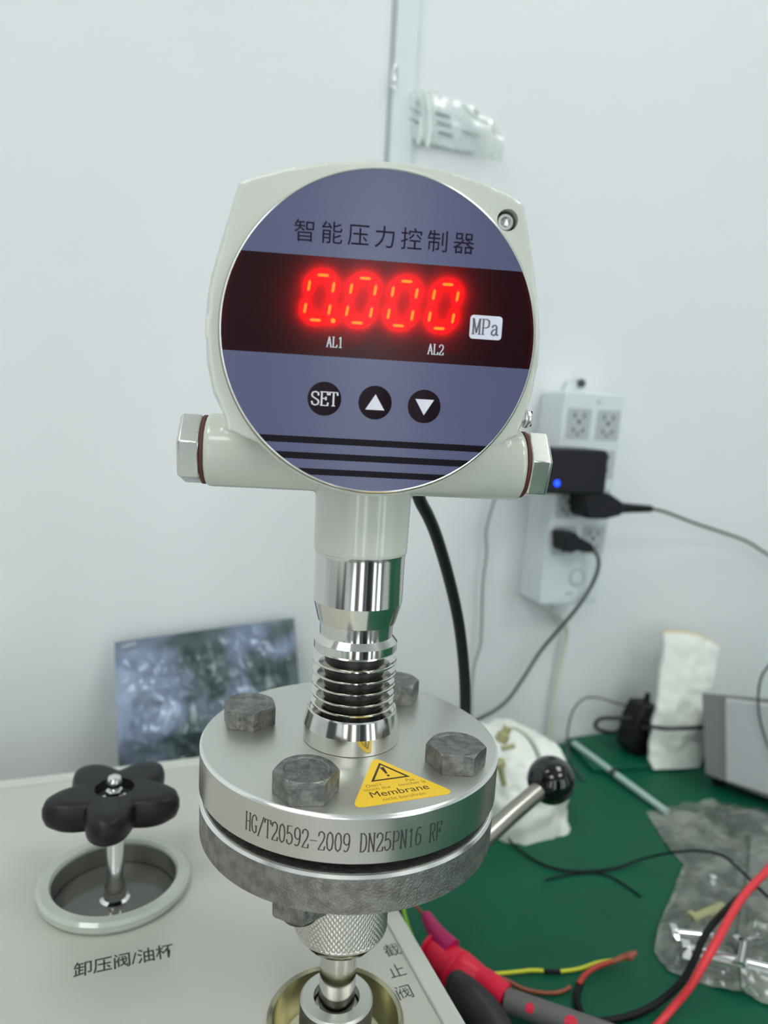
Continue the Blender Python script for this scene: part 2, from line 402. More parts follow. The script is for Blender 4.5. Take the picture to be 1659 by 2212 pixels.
# ------------------------------------------------------------------ room shell
WY = 330.0
def struct(name, mb, m, **k): return tag(mb.build(name, m, **k), kind='structure')
RX0, RX1, RY0, FZ, CZ = -1900., 2100., -2300., -760., 1750.
struct('wall_back', MB().box(((RX0 + RX1) / 2, WY + 50, (FZ + CZ) / 2), (RX1 - RX0 + 200, 100, CZ - FZ)), M['wall'])
struct('wall_front', MB().box(((RX0 + RX1) / 2, RY0 - 50, (FZ + CZ) / 2), (RX1 - RX0 + 200, 100, CZ - FZ)), M['wall'])
struct('wall_left', MB().box((RX0 - 50, (RY0 + WY) / 2, (FZ + CZ) / 2), (100, WY - RY0, CZ - FZ)), M['wall'])
struct('wall_right', MB().box((RX1 + 50, (RY0 + WY) / 2, (FZ + CZ) / 2), (100, WY - RY0, CZ - FZ)), M['wall'])
struct('floor', MB().box(((RX0 + RX1) / 2, (RY0 + WY) / 2, FZ - 25), (RX1 - RX0 + 200, WY - RY0 + 200, 50)), M['floor'])
struct('ceiling', MB().box(((RX0 + RX1) / 2, (RY0 + WY) / 2, CZ + 25), (RX1 - RX0 + 200, WY - RY0 + 200, 50)), M['ceiling'])
# joint strip between the wall panels, and the ones out of the frame on the same panel pitch
struct('trim_1', MB().box((137.5, WY - 2.5, (FZ + CZ) / 2), (20, 5, CZ - FZ)), M['wall2'], bevel=1.5)
struct('trim_8', MB().box((126.2, WY - .6, (FZ + CZ) / 2), (2.6, 1.2, CZ - FZ)), M['seam'])
struct('trim_9', MB().box((148.6, WY - .6, (FZ + CZ) / 2), (2.2, 1.2, CZ - FZ)), M['wall2'])
# behind the camera: unseen glowing windows, door and panels added for metal reflections
for i, (x, w) in enumerate(((-1450, 420), (-520, 300), (830, 240), (1500, 420))):
    f = MB(); zc_, hh_ = 250, 1900
    for dx in (-w / 2, w / 2): f.box((x + dx, RY0 + 15, zc_), (40, 30, hh_))
    for dz in (-hh_ / 2, 0, hh_ / 2): f.box((x, RY0 + 15, zc_ + dz), (w, 30, 40))
    wf = struct('window_%d' % (i + 1), f, M['dark_cab'])
    MB().box((x, RY0 + 8, zc_), (w - 40, 6, hh_ - 40)).build('pane', M['day'], wf)  # glowing panes added to give bright bands in the steel
for i, (x, w, m_) in enumerate(((-1000, 380, 'wood'), (-170, 200, 'dark_cab'), (1130, 180, 'wood'), (1880, 220, 'dark_door'))):
    struct('trim_%d' % (i + 4), MB().box((x, RY0 + 25, 100), (w, 50, 1700)), M[m_], bevel=3)  # unseen panels added for dark bands in the steel reflections
dd = struct('door_1', MB().box((330, RY0 + 20, 240), (620, 40, 1990)), M['dark_door'], bevel=4)  # unseen door added as a dark band in the reflections
MB().tube([(70, RY0 + 40, 200), (70, RY0 + 75, 200), (160, RY0 + 75, 200)], 9, sm=1).build('door_handle', M['chrome'], dd)
struct('trim_2', MB().box((RX0 + 20, -900, 200), (40, 900, 1900)), M['dark_cab'], bevel=4)
struct('trim_3', MB().box((RX1 - 20, -600, 150), (40, 500, 1800)), M['dark_cab'], bevel=4)  # unseen side panels, also added as dark reflection bands
for i, (x, y) in enumerate(((-900, -1500), (900, -1500), (-900, -350), (900, -350))):
    t = thing('ceiling_light', (x, y, CZ), ['white light panel in ceiling far left behind camera', 'white light panel in ceiling far right behind camera',
              'white light panel in ceiling above left of bench', 'white light panel in ceiling above right of bench'][i], 'ceiling light', 'ceiling light panels')
    MB().box((x, y, CZ - 6), (600, 600, 12)).build('diffuser', M['lamp'], t)
    fr = MB()
    for s in (-1, 1):
        fr.box((x + s * 308, y, CZ - 10), (16, 632, 20)); fr.box((x, y + s * 308, CZ - 10), (600, 16, 20))
    fr.build('frame', M['wall2'], t)

# ------------------------------------------------------------------ bench and mat
bench = thing('workbench', (200, 0, FZ), 'workbench under the green mat and the cream cabinet', 'workbench')
MB().box((150, -40, -20), (1900, 738, 32)).build('bench_top', M['bench'], bench, bevel=1)
for sx in (-1, 1):
    for sy in (-1, 1):
        MB().box((150 + sx * 880, -40 + sy * 320, (FZ - 36) / 2), (40, 40, -36 - FZ)).build('leg', M['instr_d'], bench)
gm = MB(); gm.box((650, -40, -2), (1180, 734, 4))
tag(gm.build('bench_mat', M['mat'], loc=(650, -40, -4), bevel=.6), 'dark green rubber mat covering the bench right of the cabinet', 'mat')
e0, e1 = on_z(1262, 1672, 0), on_z(1500, 1672, 0)
ov = MB().prism([(e0[0] + 8, e0[1] - 2), (1180, e1[1] - 90), (1184, 327), (355, 327)], lambda a, b, d: V(a, b, d), 0.0, 5.0)
tag(ov.build('mat_offcut', M['mat'], loc=(e1[0], e1[1], 0), bevel=.8), 'green mat offcut laid along the wall, its front edge under the black adapter', 'mat')

# ------------------------------------------------------------------ calibrator cabinet (cream, left)
BZ = TZ - 124.0
cab = thing('calibrator_cabinet', (-160, 60, 0), 'cream painted pump cabinet carrying the star handle, oil cup and flanged gauge', 'calibrator')
ccx, ccy, cr = -83.0, 113.0, 37.3
PR = 26.4
def plate_with_holes(x0, x1, y0, y1, z0, z1, holes):
    """top plate with round holes: bmesh grid of rings stitched to square blocks"""
    mb = MB(); n = 64; cells = []
    for (cx, cy, r, hw) in holes:
        vs = []; sq = []
        for k in range(n):
            t = 2 * math.pi * k / n; c, s = math.cos(t), math.sin(t)
            m = hw / max(abs(c), abs(s)); vs.append((cx + r * c, cy + r * s, z1)); sq.append((cx + m * c, cy + m * s, z1))
        low = [(a, b, z0) for a, b, _ in vs]
        mb.add(vs + sq + low, [(k, (k + 1) % n, n + (k + 1) % n, n + k) for k in range(n)] + [(2 * n + k, 2 * n + (k + 1) % n, (k + 1) % n, k) for k in range(n)])
        cells.append((cx - hw, cx + hw, cy - hw, cy + hw))
    xs = sorted({x0, x1, *[c[0] for c in cells], *[c[1] for c in cells]}); ys = sorted({y0, y1, *[c[2] for c in cells], *[c[3] for c in cells]})
    for i in range(len(xs) - 1):
        for j in range(len(ys) - 1):
            mx, my = (xs[i] + xs[i + 1]) / 2, (ys[j] + ys[j + 1]) / 2
            if any(c[0] < mx < c[1] and c[2] < my < c[3] for c in cells): continue
            mb.add([(xs[i], ys[j], z1), (xs[i + 1], ys[j], z1), (xs[i + 1], ys[j + 1], z1), (xs[i], ys[j + 1], z1)], [(0, 1, 2, 3)])
    return mb
X0, X1, Y0, Y1 = -420., 50., -170., 240.
top = plate_with_holes(X0 + 4, X1 - 4, Y0 + 4, Y1 - 4, BZ - 14, BZ, [(0, 0, PR, 31), (ccx, ccy, 31.5, 34)])
top.build('top_panel', M['box'], cab, fix=False, angle=30)
body = MB()
body.box((X0 + 2, (Y0 + Y1) / 2, BZ / 2), (4, Y1 - Y0, BZ - 6)); body.box((X1 - 2, (Y0 + Y1) / 2, BZ / 2), (4, Y1 - Y0, BZ - 6))
body.box(((X0 + X1) / 2, Y0 + 2, BZ / 2), (X1 - X0 - 8, 4, BZ - 6)); body.box(((X0 + X1) / 2, Y1 - 2, BZ / 2), (X1 - X0 - 8, 4, BZ - 6))
body.build('side_panels', M['box'], cab)
lip = MB(); lw = 9.0
lip.box((X1 - lw / 2, (Y0 + Y1) / 2, BZ - 1.2), (lw, Y1 - Y0, 5)); lip.box((X0 + lw / 2, (Y0 + Y1) / 2, BZ - 1.2), (lw, Y1 - Y0, 5))
lip.box(((X0 + X1) / 2, Y1 - lw / 2, BZ - 1.2), (X1 - X0 - 2 * lw, lw, 5)); lip.box(((X0 + X1) / 2, Y0 + lw / 2, BZ - 1.2), (X1 - X0 - 2 * lw, lw, 5))
lip.build('edge_trim', M['boxtrim'], cab, bevel=.8)
# oil cup with its rim, oil and star handle
cup = MB().lathe([(31.4, BZ - 0.5), (30.2, BZ + 3.8), (30.0, BZ - 15), (6, BZ - 15.5), (0.5, BZ - 15.5)], o=(ccx, ccy, 0), cap=False).build('oil_cup', M['cupwall'], cab)
MB().ring([(30.2, BZ + .2), (30.2, BZ + 5), (31.2, BZ + 6.4), (35.6, BZ + 6.4), (37.3, BZ + 5), (37.3, BZ + 2.2), (36, BZ + .2)], o=(ccx, ccy, 0)).build('cup_rim', M['acryl'], cup)
tag(MB().lathe([(30.0, BZ - 7.2), (29.6, BZ - 6.8), (.1, BZ - 6.7)], o=(ccx, ccy, 0), cap=False).build('oil', M['oil'], cup), 'dark grey oil lying in the cup')
valve = MB().lathe([(7.5, BZ - 12), (7.5, BZ - 6.2), (5.6, BZ - 5.4), (5.2, BZ + 2), (4.0, BZ + 4), (4.0, BZ + 50)], o=(ccx, ccy, 0), n=40).build('valve_stem', M['chrome'], cab)
sx_, sy_ = ccx - .5, ccy + 1.5
star = MB(); NA, NR = 150, 26
zt, zb = BZ + 54, BZ + 39
def star_r(t):
    a = (t - R_(-99)) * 5
    c = (math.cos(a) + 1) / 2
    return 20.5 + 13.2 * c ** 0.72
rows = []
for zz, sc_, off in [(zb + 1, 0, 0), (zb, .6, 0), (zb + .2, .86, 0), (zb + 2.6, .965, 0), (zb + 6, 1.0, 0), (zt - 5.5, 1.0, 0), (zt - 1.8, .955, 0), (zt - .3, .87, 0), (zt, .72, 0), (zt - .2, -9.6, 0), (zt - 5.2, -9.0, 0), (zt - 5.4, .0, 0)]:
    for k in range(NA):
        t = 2 * math.pi * k / NA; r = star_r(t) * sc_ if sc_ >= 0 else -sc_
        lift = 0.8 * max(0, (r - 22) / 14)
        rows.append((sx_ + r * math.cos(t), sy_ + r * math.sin(t), zz + (lift if zz > BZ + 38 else 0)))
fs = [(i * NA + k, i * NA + (k + 1) % NA, (i + 1) * NA + (k + 1) % NA, (i + 1) * NA + k) for i in range(11) for k in range(NA)]
star.add(rows, fs)
star = star.build('star_handle', M['plastic_k'], cab, angle=50)
MB().lathe([(8.2, zt - 5.6), (8.2, zt - 4.4), (5, zt - 4.3)], o=(sx_, sy_, 0), n=40).build('washer', M['chrome'], star)
MB().lathe([(4.4, zt - 4.4), (4.4, zt - 1.6), (3.8, zt - .8)], o=(sx_, sy_, 0), n=6).build('hex_nut', M['chrome'], star, bevel=.3)
MB().lathe([(2.6, zt - 1.2), (2.7, zt - .2), (3.7, zt + .8), (3.9, zt + 3.2), (3.1, zt + 5.4), (1.6, zt + 6.3), (.1, zt + 6.5)], o=(sx_, sy_, 0), n=32).build('dome_nut', M['chrome'], star)
# recessed dish under the gauge with the threaded collar
dish = MB().lathe([(28.4, BZ + .3), (27.4, BZ + 1.2), (26.2, BZ + .2), (25.2, BZ - 7), (21.5, BZ - 12.5), (12, BZ - 14.5), (8, BZ - 14.5)], cap=False).build('port_dish', M['brass'], cab)
MB().ring([(9.6, TZ - 114), (14.2, TZ - 114), (15.1, TZ - 115), (15.1, BZ - 14), (9.6, BZ - 14), (9.6, TZ - 122)], n=80).build('port_collar', M['steel_b'], cab, bevel=0)
# lettering on the cabinet top
def panel_fn(ox, oy, ang=0.0):
    c, s = math.cos(ang), math.sin(ang)
    return lambda a, b, d: V(ox + a * c - b * s, oy + a * s + b * c, BZ + .05 + d)
lt = MB()
font_mesh(lt, '卸压阀/油杯', 9.6, panel_fn(-80.5, 56.6), cy=-1.4, off=.012, spacing=.98, sx=.85)
lt.build('lettering', M['panelink'], cab, angle=0)
lt = MB()
for ch_, (px, py) in zip('截止阀', ((847, 2052), (857, 2097), (873, 2143))):
    q = on_z(px, py, BZ)
    font_mesh(lt, ch_, 8.4, panel_fn(q[0], q[1]), cy=-3.2, off=.0)
lt.build('lettering', M['panelink'], cab, angle=0)
# pump lever with ball, coming from the cabinet's right side behind the flange
BC = on_z(1190, 1685, TZ - 88)
A1 = on_p(1015, 1835, (0, 62, 0), (0, 1, 0)); A0 = on_p(870, 1880, (48, 0, 0), (1, 0, 0))
lv = MB().tube([A0, A0 * .6 + A1 * .4, A1, A1 * .5 + BC * .5, BC], 5.2, n=24, sm=8).build('pump_lever', M['lever'], cab)
MB().ball(BC, 14.2, 48, 28).build('ball_knob', M['gloss_k'], lv)

# ------------------------------------------------------------------ adapter flange below
fl = thing('adapter_flange', (0, 0, TZ - 120), 'pitted grey steel lower flange on a knurled coupling and rod in the dish', 'flange')
def Z(z): return TZ + z
MB().lathe([(40, Z(-35.4)), (55.6, Z(-35.4)), (57.0, Z(-34.4)), (57.2, Z(-22.0)), (56.2, Z(-20.5)), (40, Z(-20.4))], n=160).build('flange_disc', M['steel_old'], fl, angle=25)
MB().ring([(55.9, Z(-20.45)), (56.7, Z(-20.8)), (57.35, Z(-21.8)), (56.0, Z(-21.4))], n=160).build('worn_edge', M['steel_rim'], fl)  # lighter ring puts the edge highlight into its colour
# knurled coupling
kn = MB(); na, nh = 480, 110
vs = []
for j in range(nh + 1):
    z = -35.4 - 44.6 * j / nh
    for k in range(na):
        t = k / na
        r = 19.0
        if -79.6 < z < -36:
            a = (t * 60 + (z / 2.5)) % 1.0; b = (t * 60 - (z / 2.5)) % 1.0
            r -= 0.40 * max(1 - abs(a - .5) * 3.6, 0) + 0.40 * max(1 - abs(b - .5) * 3.6, 0)
        vs.append((r * math.cos(2 * math.pi * t), r * math.sin(2 * math.pi * t), Z(z)))
kn.add(vs, [(j * na + k, j * na + (k + 1) % na, (j + 1) * na + (k + 1) % na, (j + 1) * na + k) for j in range(nh) for k in range(na)])
kn = kn.build('knurled_coupling', M['knurl'], fl, angle=60, fix=True)
MB().lathe([(18.8, Z(-80.3)), (18.6, Z(-81.2)), (15.2, Z(-85.6)), (8.2, Z(-87.2)), (7.4, Z(-87.4))], n=96).build('chamfer', M['steel'], kn)
MB().lathe([(7.45, Z(-87)), (7.45, Z(-117)), (7.0, Z(-118)), (8.9, Z(-118.4)), (8.9, Z(-121)), (7.0, Z(-121.5)), (7.0, Z(-137))], n=64).build('rod', M['steel'], fl)
bolt_xy = [(-28.2, -35.6), (30.0, -31.2), (-35.3, 23.0), (31.4, 31.0)]
for i, (bx, by) in enumerate(bolt_xy):
    n_ = MB().lathe([(10.6, Z(-35.45)), (11.0, Z(-36)), (11.0, Z(-41)), (9.8, Z(-42.4))], o=(bx, by, 0), n=6, x0=(math.cos(i + .3), math.sin(i + .3), 0)).build('hex_nut', M['bolt'], fl, bevel=.4)
    prof = [(6, Z(-42))]
    for q in range(4): prof += [(6, Z(-42.4 - q * 1.0)), (5.3, Z(-42.9 - q * 1.0))]
    MB().lathe(prof, o=(bx, by, 0), n=32).build('thread_end', M['bolt'], n_)

# ------------------------------------------------------------------ pressure controller
pc = thing('pressure_controller', (0, 0, TZ), 'grey pressure controller showing 0.000 in red digits, bolted flange below', 'pressure gauge')
fdisc = MB().lathe([(57.5, Z(-16.2)), (57.5, Z(-.9)), (56.7, Z(-.05))], n=180, cap=False).build('flange', M['steel_side'], pc, angle=25)
MB().lathe([(56.72, Z(-.06)), (56.3, Z(0)), (18, Z(0)), (0.2, Z(0))], n=180, cap=False).build('flange_face', M['steel_b'], fdisc)
MB().ring([(56.5, Z(.02)), (57.0, Z(-.25)), (57.56, Z(-.95)), (57.4, Z(-1.2)), (56.6, Z(-.4))], n=180).build('bright_edge', M['steel_rim'], fdisc)
MB().lathe([(.2, Z(-16.8)), (56.8, Z(-16.8)), (57.5, Z(-16.1))], n=180, cap=False).build('flange_underside', M['steel_side'], fdisc)
MB().lathe([(45, Z(-16.8)), (51, Z(-16.9)), (51, Z(-20.3)), (45, Z(-20.4))], n=120).build('gasket', M['gasket'], pc)
def txt_cyl(a, b, d): t = R_(-145.6) + a / 57.5; return V((57.55 + d) * math.cos(t), (57.55 + d) * math.sin(t), Z(-12.0) + b)
et = MB(); strokes(et, 'HG/T20592-2009 DN25PN16 RF', 2.66, 6.3, txt_cyl, thin=.035, thick=.075)
et.build('etched_lettering', M['etch'], fdisc, angle=0)
# bolts
rng = random.Random(4)
for i, (bx, by) in enumerate(bolt_xy):
    fa = [R_(-104), R_(-112), R_(-64), R_(-100)][i]     # direction one flat faces
    x0 = (math.cos(fa + R_(30)), math.sin(fa + R_(30)), 0)
    R6 = 11.2 if i < 2 else 11.0
    H = [8.2, 7.6, 7.8, 8.6][i]
    mb = MB(); n = 96; Rc = 9.7
    def hexr(t):
        a = ((t + R_(30)) % R_(60)) - R_(30); return R6 * math.cos(R_(30)) / math.cos(a)
    rings = []
    t0 = fa
    def ringv(fr, zf):
        out = []
        for k in range(n):
            t = 2 * math.pi * k / n; out.append((fr(t), zf(t), t))
        return out
    spec = [(lambda t: hexr(t) * .985, lambda t: .05), (lambda t: hexr(t), lambda t: .5),
            (lambda t: hexr(t), lambda t: H - (hexr(t) - Rc) * .62),
            (lambda t: Rc, lambda t: H), (lambda t: Rc * .8, lambda t: H + .02), (lambda t: Rc * .74, lambda t: H - .25), (lambda t: .2, lambda t: H - .3)]
    vs = []
    for fr, zf in spec:
        for r, z, t in ringv(fr, zf): vs.append((bx + r * math.cos(t + t0), by + r * math.sin(t + t0), Z(z)))
    fs = [(a * n + k, a * n + (k + 1) % n, (a + 1) * n + (k + 1) % n, (a + 1) * n + k) for a in range(len(spec) - 1) for k in range(n)]
    b_ = mb.add(vs, fs).build('hex_bolt', M['bolt'], pc, angle=22)
# cooling stem
MB().lathe([(17.2, Z(74)), (17.0, Z(72.6)), (17.0, Z(55.2)), (14.9, Z(47.4)), (14.2, Z(47.0)), (14.0, Z(43.4)), (14.0, Z(42)), (16.0, Z(39.6)), (16.0, Z(36.6)), (15.2, Z(35.6)), (11.4, Z(34.6)), (11.4, Z(12.0)), (16.2, Z(11.8)), (16.5, Z(12.6)), (17.0, Z(12.8)), (17.3, Z(12.2)), (18.7, Z(6.4)), (18.7, Z(.3)), (18.4, Z(0.05))], n=120).build('stem', M['steel'], pc, angle=9)
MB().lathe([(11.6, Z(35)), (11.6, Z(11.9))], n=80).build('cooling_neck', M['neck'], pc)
for q in range(5):
    z = [31.6, 27.2, 22.8, 18.4, 14.6][q]
    MB().ring([(11.5, Z(z - .5)), (15.8, Z(z - .5)), (16.15, Z(z - .2)), (16.15, Z(z + .3)), (15.7, Z(z + .6)), (11.5, Z(z + .6))], n=120).build('cooling_fin', M['steel'], pc, angle=40)

# local frame of the housing
PSI = R_(-16.6)
U = V(math.cos(PSI), math.sin(PSI), 0); N = V(math.sin(PSI), -math.cos(PSI), 0)
ZC = TZ + 151.0
C0Z = -0.75     # centre of the round face below the frame's origin
def G(u, z, d): return U * u + N * d + V(0, 0, ZC + z)
FD = 38.2      # front of the face
out = [(-45.1, 41.9), (-39, 44.6), (-30.8, 47.2), (-19.7, 49.8), (-7.1, 51.4), (5.6, 51.7), (17.2, 50.6), (29, 48), (38, 45.2), (43.2, 42.6),
       (45.4, 34.3), (48.2, 23.3), (50.6, 12.1), (51.9, 3.5), (52.0, -6.7), (51.0, -15.7), (49.2, -23.3), (46.6, -30)]
for a in range(-40, -143, -8):
    out.append((51.3 * math.cos(R_(a)), 51.3 * math.sin(R_(a)) - .7))
out += [(-46.8, -33), (-48.4, -27.2), (-51.3, -21.6), (-53.3, -13.2), (-54.1, -3.4), (-53.9, 6.3), (-52.7, 14.6), (-50.1, 24.3), (-47.4, 34)]
h = MB()
h.prism(out, G, 10, 35.7, scale0=.975)
h.prism([(46.5 * math.cos(2 * math.pi * k / 96), 46.5 * math.sin(2 * math.pi * k / 96)) for k in range(96)], G, -24, 30)
h.lathe([(11.9, -58.0), (13.3, -56.6), (13.3, 57.2), (11.9, 58.6)], o=(0, 0, TZ + 109.2), axis=U, n=72)
h.lathe([(17.4, Z(73.6)), (17.6, Z(74.4)), (18.0, Z(108)), (17.5, Z(116))], n=96)
# fairings from the tube up to the body
for s in (-1, 1):
    h.prism([(s * 20, -48), (s * 50.5, -44), (s * 50.5, -31), (s * 46, -24), (s * 20, -24)], G, -11, 11)
h.box(G(51.5, -24.5, 2), (8, 12, 11), np.array([U, N, V(0, 0, 1)]))
hb = h.build('housing', M['paint'], pc, angle=0, fix=True)
cut = MB().lathe([(3.35, 28.0), (3.35, 40)], o=G(38.2, 37.3, 0), axis=N, n=48).build('cut', M['paint'], pc, angle=0)
def bake(o, mods):
    for kind, kw in mods:
        m = o.modifiers.new(kind, kind)
        for k, v in kw.items(): setattr(m, k, v)
    dg = bpy.context.evaluated_depsgraph_get(); dg.update()
    me = bpy.data.meshes.new_from_object(o.evaluated_get(dg))
    o.modifiers.clear(); old = o.data; me.name = old.name; o.data = me; bpy.data.meshes.remove(old)
bake(hb, [('REMESH', dict(mode='VOXEL', voxel_size=0.00072)), ('SMOOTH', dict(factor=0.5, iterations=5))])
bake(hb, [('BOOLEAN', dict(operation='DIFFERENCE', object=cut, solver='EXACT'))])
bpy.data.objects.remove(cut)
hb.data.polygons.foreach_set('use_smooth', [True] * len(hb.data.polygons)); hb.data.set_sharp_from_angle(angle=R_(40))
hb.name = 'housing'
# socket head screw in the recess
so = G(38.2, 37.3, 0)
sc = MB(); sc.lathe([(2.75, 27.5), (2.75, 32.6), (2.4, 33.2), (1.55, 33.2)], o=so, axis=N, n=40, cap=False)
sc.lathe([(1.55, 33.2), (1.5, 33.2), (1.45, 31.6), (.05, 31.4)], o=so, axis=N, n=6, cap=False)
sc.build('cover_screw', M['nickel'], hb, angle=25)
MB().ring([(2.8, 28), (3.3, 28), (3.3, 30), (2.8, 30)], o=so, axis=N, n=40).build('screw_well', M['cavity'], hb)
# ground screw at right
gs = MB().lathe([(1.6, 53), (1.6, 56.8), (3.3, 56.9), (3.5, 57.7), (3.2, 58.9), (2.0, 59.7), (.1, 59.9)], o=N * 6 + V(0, 0, TZ + 127.0), axis=U, n=40).build('ground_screw', M['nickel'], hb)
MB().lathe([(2.0, 54.4), (4.2, 54.4), (4.2, 55.3), (2.0, 55.3)], o=N * 6 + V(0, 0, TZ + 127.0), axis=U, n=40).build('screw_washer', M['nickel'], hb)
MB().box(U * 59.6 + N * 6 + V(0, 0, TZ + 127), (.7, .9, 5.6), np.array([U, N, V(0, 0, 1)])).build('screw_slot', M['cavity'], hb)
# end plugs
for s, a0, u0 in ((-1, 15, 58.9), (1, 10, 59.5)):
    aO = V(0, 0, TZ + 109.2 + (0 if s < 0 else .4))
    w = U * s
    MB().lathe([(12.2, u0 - 1.1), (12.5, u0 - 1.0), (12.5, u0), (12.0, u0 + .1)], o=aO, axis=w, n=48).build('seal_washer', M['brown'], pc)
    x0 = N * math.cos(R_(a0)) + V(0, 0, math.sin(R_(a0)))
    MB().lathe([(12.6, u0), (13.2, u0 + .6), (13.2, u0 + 7.0), (12.2, u0 + 8.0)], o=aO, axis=w, n=6, x0=x0).build('hex_plug', M['nickel'], pc, bevel=.35, angle=25)

# front face: two lavender caps with the display band between them
RF = 49.0
def cap_poly(z0, z1, r=RF, n=60):
    """part of the disc between heights z0<z1"""
    a0, a1 = math.asin(max(-1, (z0 - C0Z) / r)), math.asin(min(1, (z1 - C0Z) / r))
    P = [(r * math.cos(a0 + (a1 - a0) * k / n), C0Z + r * math.sin(a0 + (a1 - a0) * k / n)) for k in range(n + 1)]
    Lq = [(-x, y) for x, y in reversed(P)]
    o = P + Lq; res = []
    for p in o:
        if not res or math.hypot(p[0] - res[-1][0], p[1] - res[-1][1]) > 1e-3: res.append(p)
    return res
BT, BB = 21.6, -8.2
fp = MB().prism(cap_poly(BT, RF + 1), G, 35.4, FD); fp.prism(cap_poly(-RF - 2, BB), G, 35.4, FD)
face = fp.build('face_panel', M['face'], pc, angle=20)
MB().ring([(RF, 35.4), (RF, FD + .1), (RF + .2, FD + .2), (RF + .55, FD - .1), (RF + .7, 35.4)], o=G(0, C0Z, 0), axis=N, n=200).build('face_rim', M['steel_rim'], pc)
MB().ring([(RF + .6, 35.3), (RF + .6, 36.3), (RF + 1.15, 35.9), (RF + 1.3, 35.3)], o=G(0, C0Z, 0), axis=N, n=160).build('face_seal', M['grime'], pc)
win = MB().flat(cap_poly(BB, BT), G, FD - .25).build('display_window', M['filter'], pc, angle=0)
MB().prism(cap_poly(BB + .1, BT - .1, r=RF - .2), G, 35.4, 36.0).build('display_board', M['cavity'], pc, angle=20)
# digits
def seg_poly(ax, ay, bx, by, w):
    L = math.hypot(bx - ax, by - ay); dx, dy = (bx - ax) / L, (by - ay) / L; nx, ny = -dy * w, dx * w
    return [(ax - dx * 0, ay), (ax + dx * w + nx, ay + dy * w + ny), (bx - dx * w + nx, by - dy * w + ny), (bx, by), (bx - dx * w - nx, by - dy * w - ny), (ax + dx * w - nx, ay + dy * w - ny)]
HW, HH, SL = 3.75, 6.8, .135
for i, cu in enumerate((-19.4, -6.4, 6.6, 19.6)):
    def P_(x, y): return (cu + x + (y) * SL, 9.5 + y)
    SEG = [((-HW, HH), (HW, HH)), ((-HW, -HH), (HW, -HH)), ((-HW, 0), (-HW, HH)), ((HW, 0), (HW, HH)), ((-HW, -HH), (-HW, 0)), ((HW, -HH), (HW, 0))]
    bodyp = [P_(*p) for p in ((-5.4, -8.3), (5.4, -8.3), (5.4, 8.3), (-5.4, 8.3))]
    dg_ = MB().prism(bodyp, G, 36.0, 36.3).build('digit', M['digitbody'], pc, angle=0)
    for (a, b) in SEG:
        A, B = P_(*a), P_(*b)
        e = .35; L = math.hypot(B[0] - A[0], B[1] - A[1]); dx, dy = (B[0] - A[0]) / L, (B[1] - A[1]) / L
        A2 = (A[0] + dx * e, A[1] + dy * e); B2 = (B[0] - dx * e, B[1] - dy * e)
        MB().prism(seg_poly(*A2, *B2, .7), G, 36.3, 36.75).build('lit_segment', M['led'], dg_, angle=0)
        m_ = ((A[0] + B[0]) / 2, (A[1] + B[1]) / 2); k_ = L * .24
        MB().prism(seg_poly(m_[0] - dx * k_, m_[1] - dy * k_, m_[0] + dx * k_, m_[1] + dy * k_, .42), G, 36.76, 36.9).build('hot_core', M['ledcore'], dg_, angle=0)
    A, B = P_(-HW + .6, 0), P_(HW - .6, 0)
    MB().prism(seg_poly(*A, *B, .6), G, 36.3, 36.5).build('unlit_segment', M['ledoff'], dg_, angle=0)
    if i == 0:
        MB().lathe([(.75, 36.3), (.75, 36.8), (.5, 36.95)], o=G(-14.8, 2.9, 0), axis=N, n=20).build('decimal_point', M['ledcore'], dg_)
for (u, z) in ((-8.3, -3.6), (23.4, -4.0)):
    MB().lathe([(1.5, 36.0), (1.5, 37.4), (1.0, 37.7)], o=G(u, z, 0), axis=N, n=24).build('alarm_lamp', M['ledoff'], pc)
# print on the display and face
def face_fn(cu, cz, ang=0.0): return lambda a, b, d: G(cu + a, cz + b, FD + d)
mb = MB(); strokes(mb, 'AL1', 1.75, 3.1, face_fn(-16.6, -5.3), thin=.07, thick=.12); mb.build('alarm_lettering', M['white'], win, angle=0)
mb = MB(); strokes(mb, 'AL2', 1.75, 3.1, face_fn(15.2, -5.5), thin=.07, thick=.12); mb.build('alarm_lettering', M['white'], win, angle=0)
def rrect(w, hh, r, n=6):
    P = []
    for cx, cy, a0 in ((w / 2 - r, hh / 2 - r, 0), (-w / 2 + r, hh / 2 - r, 90), (-w / 2 + r, -hh / 2 + r, 180), (w / 2 - r, -hh / 2 + r, 270)):
        for k in range(n + 1): a = R_(a0 + 90 * k / n); P.append((cx + r * math.cos(a), cy + r * math.sin(a)))
    return P
MB().prism(rrect(10.3, 7.3, 1.1), face_fn(33.3, 3.8), -.2, .12).build('unit_label', M['mpa'], pc, angle=20)
mb = MB(); strokes(mb, 'MPa', 2.95, 4.7, face_fn(28.8, 1.6), thin=.06, thick=.12, d=.16); mb.build('unit_lettering', M['greyink'], pc, angle=0)
mb = MB()
for i, ch_ in enumerate('智能压力控制器'):
    font_mesh(mb, ch_, 7.0, face_fn(-24.6 + i * 8.17, 28.7), cy=-2.6, off=.002, d=.05)
mb.build('title_lettering', M['ink'], face, angle=0)
for z0, z1 in ((-35.5, -33.4), (-40.5, -38.4), (-45.4, -43.4)):
    MB().prism(cap_poly(z0, z1, r=RF - .02, n=6), G, FD - .3, FD + .04).build('black_stripe', M['blackink'], face, angle=0)
